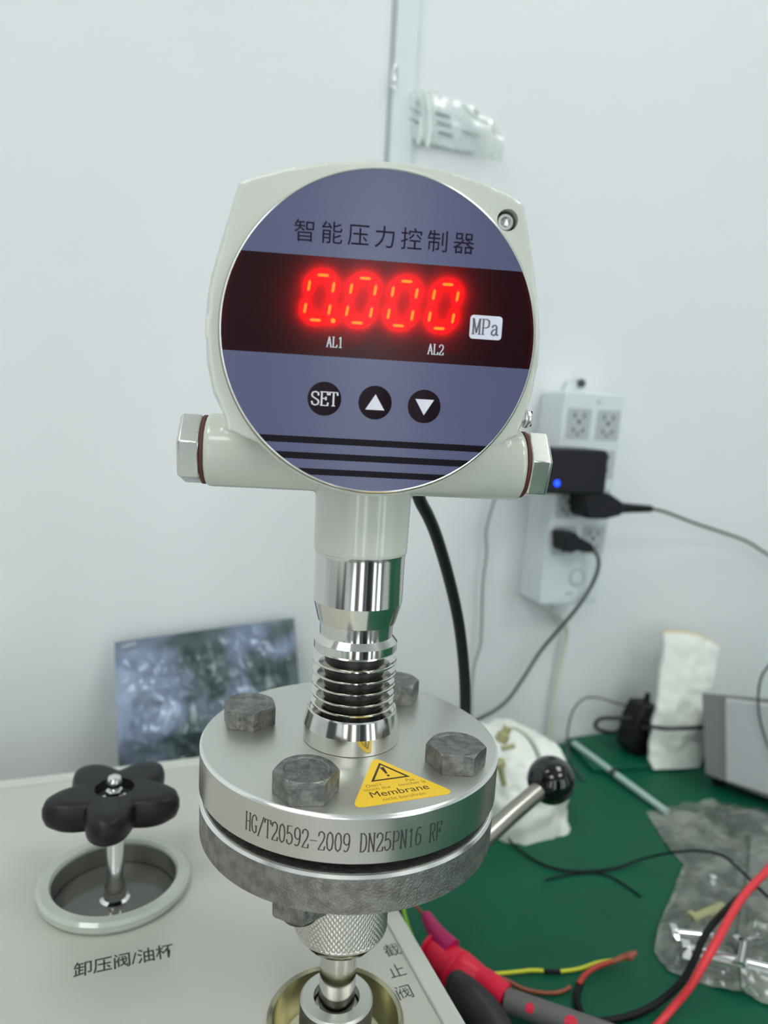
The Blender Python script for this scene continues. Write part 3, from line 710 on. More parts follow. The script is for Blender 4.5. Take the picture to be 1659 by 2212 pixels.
for i, (u, z) in enumerate(((-16.4, -21.3), (-.4, -21.6), (15.3, -21.9))):
    b_ = MB().lathe([(5.3, FD - .2), (5.25, FD + .16), (5.0, FD + .24), (.1, FD + .24)], o=G(u, z, 0), axis=N, n=64, cap=False).build('button', M['button'], pc)
    fn = lambda a, b, d, u=u, z=z: G(u + a, z + b, FD + .28 + d)
    mb = MB()
    if i == 0: strokes(mb, 'SET', 2.85, 4.2, fn, x0=-4.3, thin=.07, thick=.13)
    elif i == 1: mb.flat([(-3.05, -2.3), (3.05, -2.3), (0, 2.6)], fn, 0)
    else: mb.flat([(-3.0, 2.2), (0, -2.8), (3.0, 2.2)], fn, 0)
    for p_ in [mb]:
        p_.v = [tuple(V(*q) + (V(0, 0, -2.1) if i == 0 else 0)) for q in p_.v]
    mb.build('button_symbol', M['white'], b_, angle=0)

# sticker on the flange
S0, S1, S2 = (2.3, -19.5), (20.6, -50.6), (-16.8, -50.2)
def round_tri(pts, r, n=6):
    P = []
    for i in range(3):
        p = V(*pts[i]); a = unit(V(*pts[i - 1]) - p); b = unit(V(*pts[(i + 1) % 3]) - p)
        ang = math.acos(a @ b); L = r / math.tan(ang / 2); A, B = p + a * L, p + b * L
        for k in range(n + 1):
            t = k / n; P.append(tuple((1 - t) ** 2 * A + 2 * t * (1 - t) * p + t * t * B))
    return P
fz = lambda a, b, d: V(a, b, Z(0) + d)
st = MB().prism(round_tri((S0, S1, S2), 2.6), fz, .0, .18).build('warning_sticker', M['yellow'], pc, angle=0)
tri = [(2.6, -24.2), (9.6, -36.4), (-5.0, -36.2)]
cx_ = V(*tri[0]) / 3 + V(*tri[1]) / 3 + V(*tri[2]) / 3
inn = [tuple(cx_ + (V(*t) - cx_) * .80) for t in tri]
mb = MB(); mb.add([fz(*t, .22) for t in tri] + [fz(*t, .22) for t in inn], [(i, (i + 1) % 3, 3 + (i + 1) % 3, 3 + i) for i in range(3)])
mb.flat([(1.5, -27.5), (3.1, -27.5), (2.75, -32.2), (2.0, -32.2)], fz, .22); mb.flat([(1.9, -33.1), (2.9, -33.1), (2.9, -34.2), (1.9, -34.2)], fz, .22)
mb.build('warning_triangle', M['stickerink'], st, angle=0)
sfn = lambda a, b, d: V(a, b, Z(0) + .22)
mb = MB(); font_mesh(mb, 'Membrane', 5.0, sfn, cx=2.2, cy=-45.9, sx=1.0); mb.build('sticker_lettering', M['stickerink'], st, angle=0)
mb = MB()
font_mesh(mb, "Don't", 2.5, sfn, cx=-5.0, cy=-39.4); font_mesh(mb, 'touch the', 2.5, sfn, cx=-4.6, cy=-41.7)
font_mesh(mb, 'Pas', 2.5, sfn, cx=8.6, cy=-39.2); font_mesh(mb, 'toucher la', 2.5, sfn, cx=8.4, cy=-41.5)
font_mesh(mb, 'nicht berühren', 2.6, sfn, cx=2.4, cy=-48.9)
mb.build('small_lettering', M['stickerfaint'], st, angle=0)

# ------------------------------------------------------------------ cables
def wire(name, pts, r, m, label, cat='cable', n=10, group=None, parent=None, sm=7):
    o = MB().tube(pts, r, n=n, sm=sm).build(name, m, parent=parent, loc=(pts[0] if parent is None else None), angle=60)
    if parent is None: tag(o, label, cat, group)
    return o
yb = [on_y(905, 1075, 36), on_y(925, 1115, 42), on_y(945, 1165, 50), on_y(970, 1250, 58), on_y(990, 1340, 64), on_y(1001, 1430, 68), on_y(1005, 1510, 70), on_y(1004, 1580, 70), on_y(1000, 1700, 70)]
b0 = G(18, -40, -20)
wire('signal_cable', [b0, (b0 + yb[0]) / 2 + V(0, 2, 3)] + yb + [V(yb[-1][0] - 12, 75, BZ + 3), V(yb[-1][0] - 60, 110, BZ + 3)], 2.9, M['rubber'], 'thick black cable dropping from behind the controller to behind the flange', n=16)
wire('thin_grey_wire', [on_y(x, y, 322) for x, y in ((1180, 1040), (1150, 1030), (1110, 1035), (1075, 1070), (1062, 1100), (1050, 1150), (1051, 1195), (1043, 1260), (1041, 1330), (1038, 1390), (1024, 1440), (1018, 1500), (1016, 1580))], 1.3, M['wire_g'], 'thin pale grey wire hanging on the wall beside the thick black cable')

# ------------------------------------------------------------------ power strip on the wall
ps = thing('power_strip', (321, WY, TZ - 45), 'white six outlet power strip hung upright on the wall', 'power strip')
PF = 292.0
tl, tr_, br, bl = on_y(1222, 842, PF), on_y(1352, 853, PF), on_y(1293, 1309, PF), on_y(1163, 1302, PF)
ex = unit(tr_ - tl); ez = unit((tl + tr_) / 2 - (bl + br) / 2); pc0 = (tl + tr_ + br + bl) / 4; PW = 65.5; PH = 195.0
def PS(a, b, d): return pc0 + ex * a + ez * b + V(0, -1, 0) * d      # d = proud of the front
axs = np.array([ex, V(0, -1, 0), ez])
psb = MB().prism(rrect(PW, PH, 5, 5), PS, -37.5, 0).build('strip_body', M['strip'], ps, bevel=2.0, seg=3, angle=40)
rowz = [69, 33, -3, -37]
for r_i, z in enumerate(rowz):
    for s in (-1, 1):
        mb = MB().prism(rrect(25, 27, 2, 3), lambda a, b, d, z=z, s=s: PS(s * 16.0 + a + 1, b + z, d), -.5, .5).build('outlet', M['socket'], ps, angle=30)
        mb2 = MB()
        for (a, b, w, hh, an) in ((-5, 7, 1.8, 5, 0), (5, 7, 1.8, 5, 0), (0, 1.5, 3.5, 3.5, 0), (-5, -6, 1.8, 5, .5), (5, -6, 1.8, 5, -.5), (0, -9.5, 1.8, 4, 0)):
            mb2.prism(rrect(w, hh, .4, 2), lambda p, q, d, z=z, s=s, a=a, b=b, an=an: PS(s * 16.0 + 1 + a + p * math.cos(an) - q * math.sin(an), z + b + p * math.sin(an) + q * math.cos(an), d), .4, .62)
        mb2.build('outlet_slots', M['slot'], mb, angle=0)
mb = MB().prism(rrect(57, 34, 3, 4), lambda a, b, d: PS(a + 1, b - 75, d), -.5, .6).build('switch_plate', M['strip'], ps, bevel=.4)
MB().ring([(6.6, .6), (8.6, .6), (8.6, 1.0), (6.6, 1.0)], o=PS(4, -72, 0), axis=(0, -1, 0), n=40).build('reset_button_ring', M['socket'], ps)
MB().lathe([(6.2, .4), (6.2, 1.4), (5.4, 1.9)], o=PS(4, -72, 0), axis=(0, -1, 0), n=40).build('reset_button', M['strip'], ps)
MB().prism(rrect(9, 1.6, .3, 2), lambda a, b, d: PS(a - 2, b - 87, d), .6, .7).build('printed_mark', M['slotline'], ps, angle=0)
MB().prism(rrect(3.5, 3.5, .8, 2), lambda a, b, d: PS(a + 4, b + 89, d), 0, .3).build('indicator', M['socket'], ps, angle=0)
h0 = on_y(1253, 828, 326)
hk = MB().lathe([(2.0, 0), (2.0, 4), (4.0, 5), (4.0, 7.5), (2.5, 9)], o=(h0[0], WY, h0[2]), axis=(0, -1, 0), n=24).build('wall_screw', M['dgrey'], loc=(h0[0], WY, h0[2]))
tag(hk, 'dark screw in the wall just above the power strip', 'screw')
MB().prism([(-9, 0), (9, 0), (5, 10), (-5, 10)], lambda a, b, d: PS(a - 3, b + 97, d), -37, -33).build('hanging_tab', M['strip'], ps)
wire('strip_cord', [PS(2, -97, -22), PS(2, -110, -26), on_y(1225, 1360, 322), on_y(1208, 1450, 323), on_y(1195, 1540, 323), on_y(1186, 1630, 323), on_y(1180, 1690, 322)], 2.6, M['beige'], '', parent=ps)

# black adapter with the blue lamp, plugged in the second row
ad = thing('wall_adapter', PS(-6, 33, 0.6), 'black wall adapter with a blue lamp plugged into the power strip', 'adapter')
a_tl, a_br = on_y(1165, 968, 258), on_y(1308, 1068, 258)
acx, acz = (a_tl[0] + a_br[0]) / 2, (a_tl[2] + a_br[2]) / 2; aw = a_br[0] - a_tl[0]; ah = 38.5
ap = lambda a, b, d: V(acx + a, PF - 1 - d, acz + b)
MB().prism(rrect(aw, ah, 5.5, 6), ap, 0, 33).build('adapter_body', M['adapter'], ad, bevel=2.2, seg=3)
bq = on_y(1203, 1044, PF - 34)
MB().lathe([(2.6, 0), (2.6, .6), (1.8, 1.3), (.1, 1.5)], o=(bq[0], PF - 34, bq[2]), axis=(0, -1, 0), n=24).build('blue_lamp', M['blueled'], ad)
# angled plug and its cord
pl = thing('angled_plug', PS(17, -3, .6), 'black angled plug with strain relief, cord leading right across the wall', 'plug')
def px_prism(pts, y0, y1, name, m, parent, bevel=2.0):
    P = [on_y(x, y, y1) for x, y in pts]
    mb = MB(); n = len(P)
    vs = [(p[0], y0, p[2]) for p in P] + [(p[0], y1, p[2]) for p in P]
    mb.add(vs, [tuple(range(n)), tuple(range(2 * n - 1, n - 1, -1))] + [(i, (i + 1) % n, n + (i + 1) % n, n + i) for i in range(n)])
    return mb.build(name, m, parent, bevel=bevel, seg=3, angle=40)
px_prism([(1265, 1062), (1298, 1060), (1322, 1068), (1345, 1084), (1352, 1100), (1343, 1114), (1310, 1122), (1272, 1121), (1266, 1110)], PF - 1, 266, 'plug_body', M['adapter'], pl)
p0, p1 = on_y(1340, 1097, 279), on_y(1406, 1099, 281)
MB().tube([p0, p0 * .6 + p1 * .4, p1], [5.2, 4.2, 3.2], n=16, sm=3).build('strain_relief', M['adapter'], pl)
wire('cord', [p1 * 1.02 - p0 * .02] + [on_y(x, y, Y) for x, y, Y in ((1440, 1107, 286), (1500, 1130, 300), (1560, 1150, 312), (1610, 1168, 316), (1640, 1186, 318), (1675, 1212, 318))] + [V(650, 318, 150), V(684, 316, 85), V(712, 306, 22), V(752, 290, 7.5), V(850, 262, 6.6), V(960, 250, 6.6)], 1.35, M['wire_k'], '', parent=pl)
# small plug in the lowest row and its cord
sp = thing('small_plug', PS(-15, -37, .6), 'small black plug in the lowest outlet with dark cord hanging down left', 'plug')
px_prism([(1218, 1152), (1244, 1150), (1256, 1162), (1282, 1176), (1287, 1192), (1270, 1194), (1250, 1190), (1236, 1194), (1220, 1192)], PF - 1, 272, 'plug_body', M['adapter'], sp, 1.6)
wire('cord', [on_y(x, y, Y) for x, y, Y in ((1280, 1185, 280), (1292, 1205, 278), (1291, 1232, 280), (1275, 1270, 284), (1245, 1315, 288), (1205, 1362, 300), (1165, 1410, 312), (1130, 1465, 312), (1100, 1508, 308), (1070, 1534, 300), (1036, 1552, 296), (1010, 1566, 292), (980, 1600, 280))], 1.7, M['dgrey'], '', parent=sp)

# ------------------------------------------------------------------ pouch and tape on the wall
def sheet(outline, depth_fn, nx, ny, fn):
    """grid clipped by a quad outline (bilinear), displaced by depth_fn"""
    (A, B, C_, D) = [V(*p) for p in outline]; vs = []
    for j in range(ny + 1):
        for i in range(nx + 1):
            s, t = i / nx, j / ny
            p = (A * (1 - s) + B * s) * (1 - t) + (D * (1 - s) + C_ * s) * t
            vs.append(fn(p, s, t))
    return vs, [(j * (nx + 1) + i, j * (nx + 1) + i + 1, (j + 1) * (nx + 1) + i + 1, (j + 1) * (nx + 1) + i) for j in range(ny) for i in range(nx)]
def nz(p, s, seed=0): return noise.noise(Vector((p[0] * s + seed * 7.3, p[1] * s + seed * 3.1, p[2] * s)))
po = thing('document_pouch', (180, WY, TZ + 330), 'small clear plastic pouch with a printed slip stuck on the wall', 'pouch')
# free outline: build as fan grid between the top and bottom curves
def band(top, bot, n, m, fn):
    def samp(c, s):
        L = np.linspace(0, 1, len(c)); return V(*[np.interp(s, L, [q[k] for q in c]) for k in range(3)])
    vs = []
    for j in range(m + 1):
        for i in range(n + 1):
            s, t = i / n, j / m; p = samp(top, s) * (1 - t) + samp(bot, s) * t; vs.append(fn(p, s, t))
    return vs, [(j * (n + 1) + i, j * (n + 1) + i + 1, (j + 1) * (n + 1) + i + 1, (j + 1) * (n + 1) + i) for j in range(m) for i in range(n)]
W = lambda pts, y: [on_y(a, b, y) for a, b in pts]
tp = W([(880, 205), (905, 194), (935, 200), (965, 215), (1000, 225), (1030, 245), (1060, 268), (1076, 290)], 325)
bt = W([(882, 300), (893, 318), (925, 322), (960, 328), (1000, 335), (1030, 343), (1060, 350), (1077, 352)], 325)
vs, fs = band(tp, bt, 40, 26, lambda p, s, t: (p[0], 321 - 5 * math.sin(math.pi * t) * (.6 + .4 * s) + 3.4 * nz(p, .07, 1), p[2]))
MB().add(vs, fs).build('pouch_film', M['pouch'], po, fix=False, angle=50)
vs, fs = band(W([(888, 222), (930, 225), (980, 245), (1030, 268)], 327), W([(888, 300), (930, 310), (980, 322), (1030, 330)], 327), 12, 8, lambda p, s, t: (p[0], 326.6 + .8 * nz(p, .05), p[2]))
MB().add(vs, fs).build('printed_slip', M['wall2'], po, fix=False, angle=50)
mb = MB()
for (x0, y0, x1, y1) in ((884, 212, 905, 222), (884, 234, 905, 242), (882, 256, 905, 264), (942, 243, 972, 252), (945, 263, 974, 272), (948, 284, 978, 293), (1000, 282, 1036, 294)):
    a, b = on_y(x0, y0, 325.6), on_y(x1, y1, 325.6); mb.tube([a, b], .9, n=6, sm=1)
mb.build('blurred_print', M['slotline'], po)
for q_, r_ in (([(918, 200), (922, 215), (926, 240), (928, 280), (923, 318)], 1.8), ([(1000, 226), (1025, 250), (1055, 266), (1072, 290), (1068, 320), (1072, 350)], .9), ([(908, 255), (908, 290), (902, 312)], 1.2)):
    MB().tube(W(q_, 318), r_, n=8).build('pouch_fold', M['foldw'], po)  # white tubes stand in for highlights along the film folds
tq = on_y(851, 168, 322)
vs, fs = sheet([(tq[0] - 2.5, 0, tq[2] + 9), (tq[0] + 3, 0, tq[2] + 8), (tq[0] + 3, 0, tq[2] - 9), (tq[0] - 3, 0, tq[2] - 7)], None, 10, 18, lambda p, s, t: (p[0], 321.5 - 2.2 * math.sin(math.pi * s) + 2 * nz(p, .3, 2), p[2]))
tag(MB().add(vs, fs).build('tape_scrap', M['tape'], loc=(tq[0], 322, tq[2]), fix=False, angle=50), 'small crumpled scrap of clear tape on the wall joint strip', 'tape')

# ------------------------------------------------------------------ antistatic bag behind the cabinet
bgA, bgB = on_y(247, 1388, 316), on_y(635, 1335, 318)
bgC, bgD = bgB + V(4, -60, -150), bgA + V(4, -60, -140)
bag = thing('antistatic_bag', (0, 285, 0), 'crinkled silver blue antistatic bag leaning on the wall behind the cabinet', 'bag')
def bagfn(off):
    def f(p, s, t):
        edge = min(s, 1 - s, t * .8) * 8; e = min(edge, 1)
        puff = 6 * math.sin(math.pi * s) * math.sin(math.pi * min(1, t * 1.1))
        q = p + V(0, 0, 0)
        w = 2.6 * nz(q, .05, 3) + 1.7 * nz(q, .11, 5) + 0.8 * abs(nz(q, .22, 8)) * 2
        return tuple(p + V(0, off * puff * .5 - (w * e if off < 0 else 0) , 0))
    return f
v1, f1 = sheet([bgA, bgB, bgC, bgD], None, 90, 80, bagfn(-1)); v2, f2 = sheet([bgA + V(0, .6, 0), bgB + V(0, .6, 0), bgC + V(0, .6, 0), bgD + V(0, .6, 0)], None, 20, 20, bagfn(1))
MB().add(v1, f1).add(v2, f2).build('bag_film', M['anti'], bag, fix=False, angle=28)
sa, sb = bgA + V(5, -3.4, -3), bgA + V(16, -3.4, -1)
MB().tube([sa, sb], 1.5, n=8, sm=1).build('tape_tab', M['tape'], bag)  # small pale bar near the bag's top left corner

# ------------------------------------------------------------------ white wrapping with fittings, right of the flange
wr = thing('plastic_wrap', (225, 235, 0), 'white crumpled plastic wrapping with fittings behind the ball lever', 'packaging')
wc = V(232, 238, 0)
mb = MB(); nu, nv = 90, 40; vs = []
for j in range(nv + 1):
    ph = math.pi / 2 * j / nv
    for k in range(nu):
        t = 2 * math.pi * k / nu; ce = math.copysign(abs(math.cos(t)) ** .6, math.cos(t)); se = math.copysign(abs(math.sin(t)) ** .6, math.sin(t))
        r = math.cos(ph) ** .5 if j < nv else 0.0
        p = wc + V(41 * ce * r, 52 * se * r, 66 * math.sin(ph) ** .8)
        dsp = 5 * nz(p, .04, 4) + 3 * nz(p, .09, 6) + 1.4 * nz(p, .2, 7)
        p = p + unit(p - wc + V(0, 0, 1)) * dsp; p[2] = max(p[2], .2) if j else .2
        vs.append(tuple(p))
mb.add(vs, [(j * nu + k, j * nu + (k + 1) % nu, (j + 1) * nu + (k + 1) % nu, (j + 1) * nu + k) for j in range(nv) for k in range(nu)])
mb.build('wrapping', M['wrap'], wr, angle=35)
def on_wrap(px, py, y): return on_y(px, py, y)
q = on_wrap(1088, 1588, 195); MB().lathe([(3, -6), (5, -5), (5, 1), (3.4, 2), (3.4, 7)], o=q, axis=(.5, 0, .9), n=24).build('brass_fitting', M['olive'], wr)
q = on_wrap(1082, 1665, 186); MB().lathe([(2.4, -12), (2.4, 3), (4.5, 4), (4.5, 8)], o=q, axis=(-.3, 0, .9), n=24).build('brass_fitting', M['olive'], wr)
q = on_wrap(1098, 1614, 190); MB().lathe([(2, -5), (2, 5)], o=q, axis=(.9, 0, .1), n=16).build('brass_pin', M['olive'], wr)
MB().tube([on_y(x, y, Y) for x, y, Y in ((1092, 1570, 196), (1115, 1572, 192), (1140, 1590, 190), (1156, 1615, 190), (1166, 1640, 192))], 2.0, n=10).build('clear_tube', M['beige'], wr)

# ------------------------------------------------------------------ frosted tube on the mat
rA, rB = on_z(1240, 1606, 8), on_z(1440, 1754, 3.4)
tb = thing('frosted_tube', rA, 'pale frosted plastic tube lying on the green mat towards the wall', 'tube')
rM = rA + (rB - rA) * .47
MB().tube([rA, rM], 2.9, n=16, sm=1).build('tube_half', M['clearrod'], tb)
MB().tube([rM, rB], 2.9, n=16, sm=1).build('tube_half', M['clearrod'], tb)
MB().tube([rM + (rA - rM) * .05, rM + (rB - rM) * .05], 3.2, n=16, sm=1).build('dark_joint', M['dgrey'], tb)

# ------------------------------------------------------------------ black power brick with coiled lead by the wall
pb = thing('power_brick', on_z(1372, 1622, 5), 'black power brick standing on the mat against the wall, lead coiled left', 'adapter')
c0 = on_z(1376, 1628, 5); c0 = V(c0[0] + 4, c0[1] + 6, 5)
MB().prism([(-17, 6), (-8, 0), (15, 0), (17, 14), (17, 42), (12, 50), (-6, 52), (-14, 36)], lambda a, b, d: V(c0[0] + a, c0[1] - d, c0[2] + b), -12, 12).build('brick_body', M['adapter'], pb, bevel=3, seg=3)
MB().lathe([(3.2, 0), (2.6, 9)], o=c0 + V(6, 0, 50), axis=(0.1, 0, 1), n=16).build('strain_relief', M['adapter'], pb)
wire('lead', [c0 + V(-12, -4, 36)] + [on_y(x, y, 292) for x, y in ((1320, 1551), (1300, 1552), (1288, 1560), (1288, 1572), (1305, 1580), (1330, 1582), (1345, 1572))] + [c0 + V(-6, -12, 30), c0 + V(4, -13, 25), on_y(1400, 1570, 262), on_y(1440, 1574, 256), on_y(1480, 1573, 250), on_y(1520, 1571, 246), on_y(1545, 1570, 262)], 1.9, M['rubber'], '', parent=pb)
wire('thin_lead', [c0 + V(6, 0, 55)] + [on_y(x, y, Y) for x, y, Y in ((1388, 1530, 296), (1365, 1528, 296), (1330, 1518, 298), (1290, 1507, 300), (1260, 1510, 302), (1238, 1535, 302), (1228, 1570, 300), (1225, 1605, 290), (1229, 1635, 275))] + [on_z(1240, 1660, 3), on_z(1262, 1685, 2)], .95, M['dgrey'], '', parent=pb)

# ------------------------------------------------------------------ paper packet by the wall
pk = thing('paper_packet', on_z(1460, 1655, 5), 'crumpled white paper packet with a yellow top edge standing by the wall', 'packet')
pp = on_z(1405, 1655, 5); PN = unit(np.cross(V(1, -.12, 0), V(0, 44, 112)))
if PN[1] > 0: PN = -PN
def pkp(x, y): return on_p(x, y, pp, PN)
tops = [(1434, 1366), (1455, 1362), (1480, 1364), (1510, 1372), (1555, 1396)]
lft = [(1434, 1366), (1436, 1400), (1430, 1450), (1421, 1510), (1412, 1560), (1406, 1610), (1405, 1640), (1412, 1662)]
rgt = [(1555, 1396), (1547, 1440), (1540, 1480), (1518, 1500), (1522, 1540), (1524, 1590), (1522, 1630), (1512, 1658)]
Lp = [pkp(*q) for q in lft]; Rp = [pkp(*q) for q in rgt]; nrow = 48; vs = []
for j in range(nrow + 1):
    t = j / nrow; g = np.linspace(0, 1, 8)
    a = V(*[np.interp(t, g, [q[k] for q in Lp]) for k in range(3)]); b = V(*[np.interp(t, g, [q[k] for q in Rp]) for k in range(3)])
    for i in range(25):
        s = i / 24; p = a * (1 - s) + b * s
        p = p + V(0, 0, 5.0 * (1 - t) ** 3 * math.sin(math.pi * s) * 1.0)
        w = 3.2 * nz(p, .05, 9) + 1.8 * nz(p, .12, 10) + 3 * math.sin(math.pi * s)
        vs.append(tuple(p + PN * w))
nb = len(vs); vs2 = [tuple(V(*q) - PN * (4.0 + 6 * math.sin(math.pi * (k % 25) / 24))) for k, q in enumerate(vs)]
fs = [(j * 25 + i, j * 25 + i + 1, (j + 1) * 25 + i + 1, (j + 1) * 25 + i) for j in range(nrow) for i in range(24)]
allf = fs + [tuple(x + nb for x in f) for f in fs]
for j in range(nrow): allf += [(j * 25, (j + 1) * 25, nb + (j + 1) * 25, nb + j * 25), (j * 25 + 24, nb + j * 25 + 24, nb + (j + 1) * 25 + 24, (j + 1) * 25 + 24)]
for i in range(24): allf += [(i, nb + i, nb + i + 1, i + 1), (nrow * 25 + i, nrow * 25 + i + 1, nb + nrow * 25 + i + 1, nb + nrow * 25 + i)]
MB().add(vs + vs2, allf).build('paper', M['paper'], pk, angle=40)
MB().tube([V(*vs[i]) - PN * 2 + V(0, 0, .5) for i in (0, 4, 8, 12, 16, 20, 24)], 1.3, n=8).build('yellow_edge', M['yedge'], pk)

# ------------------------------------------------------------------ bench instrument at the right edge
ib = V(*on_z(1522, 1672, 14)); ie = unit(V(.56, -.83, 0)); inn_ = unit(np.cross(ie, V(0, 0, 1))); 
if inn_ @ (CAM - ib) < 0: inn_ = -inn_
def ip(x, y): return on_p(x, y, ib, inn_)
ins = thing('bench_instrument', ib - V(0, 0, 14), 'grey bench instrument with a lighter side panel at the right edge', 'instrument')
def loft(P, name, m, d0, d1, parent, bevel=1.5):
    n = len(P); vs = [tuple(p + inn_ * d0) for p in P] + [tuple(p + inn_ * d1) for p in P]
    return MB().add(vs, [tuple(range(n)), tuple(range(2 * n - 1, n - 1, -1))] + [(i, (i + 1) % n, n + (i + 1) % n, n + i) for i in range(n)]).build(name, m, parent, bevel=bevel, angle=35)
TLp, BLp = ip(1516, 1496), ip(1522, 1672)
TRp, BRp = ip(1760, 1516), ip(1760, 1764)
TRp, BRp = TLp + (TRp - TLp) * 1.45, BLp + (BRp - BLp) * 1.45
cf = [TLp, TRp, BRp, ip(1570, 1692), BLp]
cb = [p - inn_ * 95 - V(0, 0, (46 if k < 2 else -2)) for k, p in enumerate(cf)]
MB().add([tuple(p) for p in cb + cf], [(0, 1, 2, 3, 4), (9, 8, 7, 6, 5)] + [(i, (i + 1) % 5, 5 + (i + 1) % 5, 5 + i) for i in range(5)]).build('case', M['instr_d'], ins, bevel=1.5, angle=35)
qa, qb, qc, qd = ip(1567, 1508), ip(1760, 1532), ip(1760, 1748), ip(1567, 1686)
loft([qa, qa + (qb - qa) * 1.5, qd + (qc - qd) * 1.5, qd], 'side_panel', M['instr_l'], -2, 2.2, ins)
for k in (0.08, .8):
    q = BLp * (1 - k) + BRp * k - inn_ * 20
    MB().lathe([(6, 0), (7, q[2] + 6)], o=(q[0], q[1], 0), n=20).build('foot', M['rubber'], ins)
cw = [on_p(x, y, ib + inn_ * 12, inn_) for x, y in ((1790, 1500), (1770, 1425), (1730, 1385), (1690, 1395), (1662, 1436), (1645, 1462), (1638, 1500), (1640, 1545), (1650, 1585), (1668, 1630), (1700, 1690), (1740, 1760))]
cw[0] = TLp * .42 + TRp * .58 - inn_ * 3 + V(0, 0, -1)
cw += [V(cw[-1][0] + 8, cw[-1][1] - 8, 3), V(cw[-1][0] + 60, cw[-1][1] - 10, 2)]
wire('looped_wire', cw, 1.0, M['dgrey'], 'dark wire loop hanging in front of the grey instrument')

# ------------------------------------------------------------------ wires, clips on the mat
wire('long_black_wire', [on_z(x, y, z) for x, y, z in ((1085, 1760, 14), (1092, 1790, 8), (1105, 1820, 3), (1135, 1845, 1.5), (1175, 1868, 1.5), (1220, 1880, 1.5), (1270, 1882, 1.5), (1330, 1875, 2), (1390, 1855, 6), (1450, 1842, 20), (1510, 1838, 27), (1560, 1848, 31), (1600, 1880, 33), (1640, 1920, 33), (1675, 1950, 31), (1760, 2010, 28), (1850, 2060, 4), (1900, 2060, 1.5))], .95, M['wire_k'], 'thin black wire curving across the green mat over the clear bag')
wire('short_black_wire', [on_z(x, y, 1.0) for x, y in ((1180, 1900), (1220, 1891), (1275, 1885), (1315, 1892), (1350, 1912), (1384, 1936))], .7, M['wire_k'], 'short thin wire lying on the mat beside the long black wire')  # thin dark line drawn as a tube on the mat
wire('yellow_green_wire', [on_z(x, y, z) for x, y, z in ((865, 1925, 2), (869, 1950, 3), (875, 1980, 3), (884, 2010, 2), (896, 2040, 1.5), (915, 2080, 1.5))], 1.3, M['ylgr'], 'yellow green wire beside the cabinet edge below the flange')
# red test clip
rc = thing('red_test_clip', on_z(1000, 2100, 0), 'red crocodile clip boot with magenta jaw at the cabinet edge', 'clip')
C0, C1, C2, C3 = on_z(930, 2046, 14), on_z(968, 2080, 13), on_z(1035, 2115, 12), on_z(1090, 2155, 10)
def ell_tube(pts, rs, name, m, parent, flat=1.0, n=28):
    mb = MB().tube(pts, rs, n=n, sm=5); return mb.build(name, m, parent, angle=50)
boot = ell_tube([C0, C0 * .5 + C1 * .5, C1, C1 * .5 + C2 * .5, C2, C2 * .5 + C3 * .5, C3], [8.2, 9.8, 10.4, 9.8, 7.2, 7.8, 7.4], 'clip_boot', M['red'], rc)
ax_ = unit(C1 - C0)
MB().ring([(8.2, -1.2), (10.2, -1), (10.2, 1), (8.6, 1)], o=C0 + ax_ * 1, axis=ax_, n=40).build('boot_lip', M['red'], boot)
MB().lathe([(7.6, -.3), (.1, 0)], o=C0 - ax_ * .1, axis=ax_, n=40, cap=False).build('boot_mouth', M['brown'], boot)
MB().ring([(10.2, -1.5), (11.4, -.8), (11.4, .8), (10.2, 1.5)], o=C1 + ax_ * 6, axis=ax_, n=40).build('boot_collar', M['red'], boot)
J0, J1, J2 = on_z(923, 1982, 22), on_z(944, 2018, 22), on_z(975, 2052, 20)
ell_tube([J0, J1, J2], [3.4, 5.2, 6.6], 'jaw', M['pink'], rc)
MB().ball(J0, 3.6, 20, 12).build('jaw_tip', M['pink'], rc)
wire('jaw_wire', [on_z(892, 1945, 12), on_z(902, 1962, 16), J0], .8, M['redd'], '', parent=rc)
wire('white_lead', [on_z(900, 2052, 12), on_z(918, 2051, 15), on_z(938, 2057, 13)], 1.1, M['wirewhite'], '', parent=rc)
# black test clip
bc = thing('black_test_clip', on_z(1030, 2180, 0), 'black crocodile clip boot lying below the red clip', 'clip')
D0, D1, D2, D3 = on_z(990, 2128, 24), on_z(1010, 2150, 24), on_z(1045, 2190, 20), on_z(1075, 2240, 16)
ell_tube([D0, D1, D2, D3], [6.8, 8.6, 9.6, 9.4], 'clip_boot', M['clipk'], bc)
MB().ball(D0, 7.0, 24, 14).build('boot_nose', M['clipk'], bc)
ell_tube([on_z(985, 2150, 10), on_z(1010, 2200, 8), on_z(1040, 2260, 8)], [6, 9, 10], 'lower_jaw', M['clipk'], bc)
# grey sleeved cable
gc = thing('grey_sleeved_cable', on_z(1180, 2195, 0), 'thick grey sleeved lead with pink marks behind the red clip', 'cable')
g0, g1 = C3 + V(0, 0, -1), on_z(1310, 2236, 7); gd = unit(g1 - g0)
MB().tube([g0, g0 * .5 + g1 * .5 , g1, g1 + gd * 40 + V(0, 0, -1)], 6.2, n=24, sm=3).build('sleeve', M['greycable'], gc)
def patch(c, r0, r1, name, m, parent):
    up = unit(CAM - c); up = unit(up - gd * (up @ gd)); sd = np.cross(gd, up); vs = []
    for j in range(9):
        for i in range(9):
            a = (i / 8 - .5) * 2 * r0; b = (j / 8 - .5) * 2 * r1
            q = max(abs(i - 4), abs(j - 4)); L = math.hypot(i - 4, j - 4) or 1; a *= q / L; b *= q / L
            th = b / 6.2; vs.append(tuple(c + gd * a + (up * math.cos(th) + sd * math.sin(th)) * 6.3))
    MB().add(vs, [(j * 9 + i, j * 9 + i + 1, (j + 1) * 9 + i + 1, (j + 1) * 9 + i) for j in range(8) for i in range(8)]).build(name, m, parent, angle=60)
patch(g0 + (g1 - g0) * .26, 2.3, 2.6, 'pink_mark', M['red'], gc)
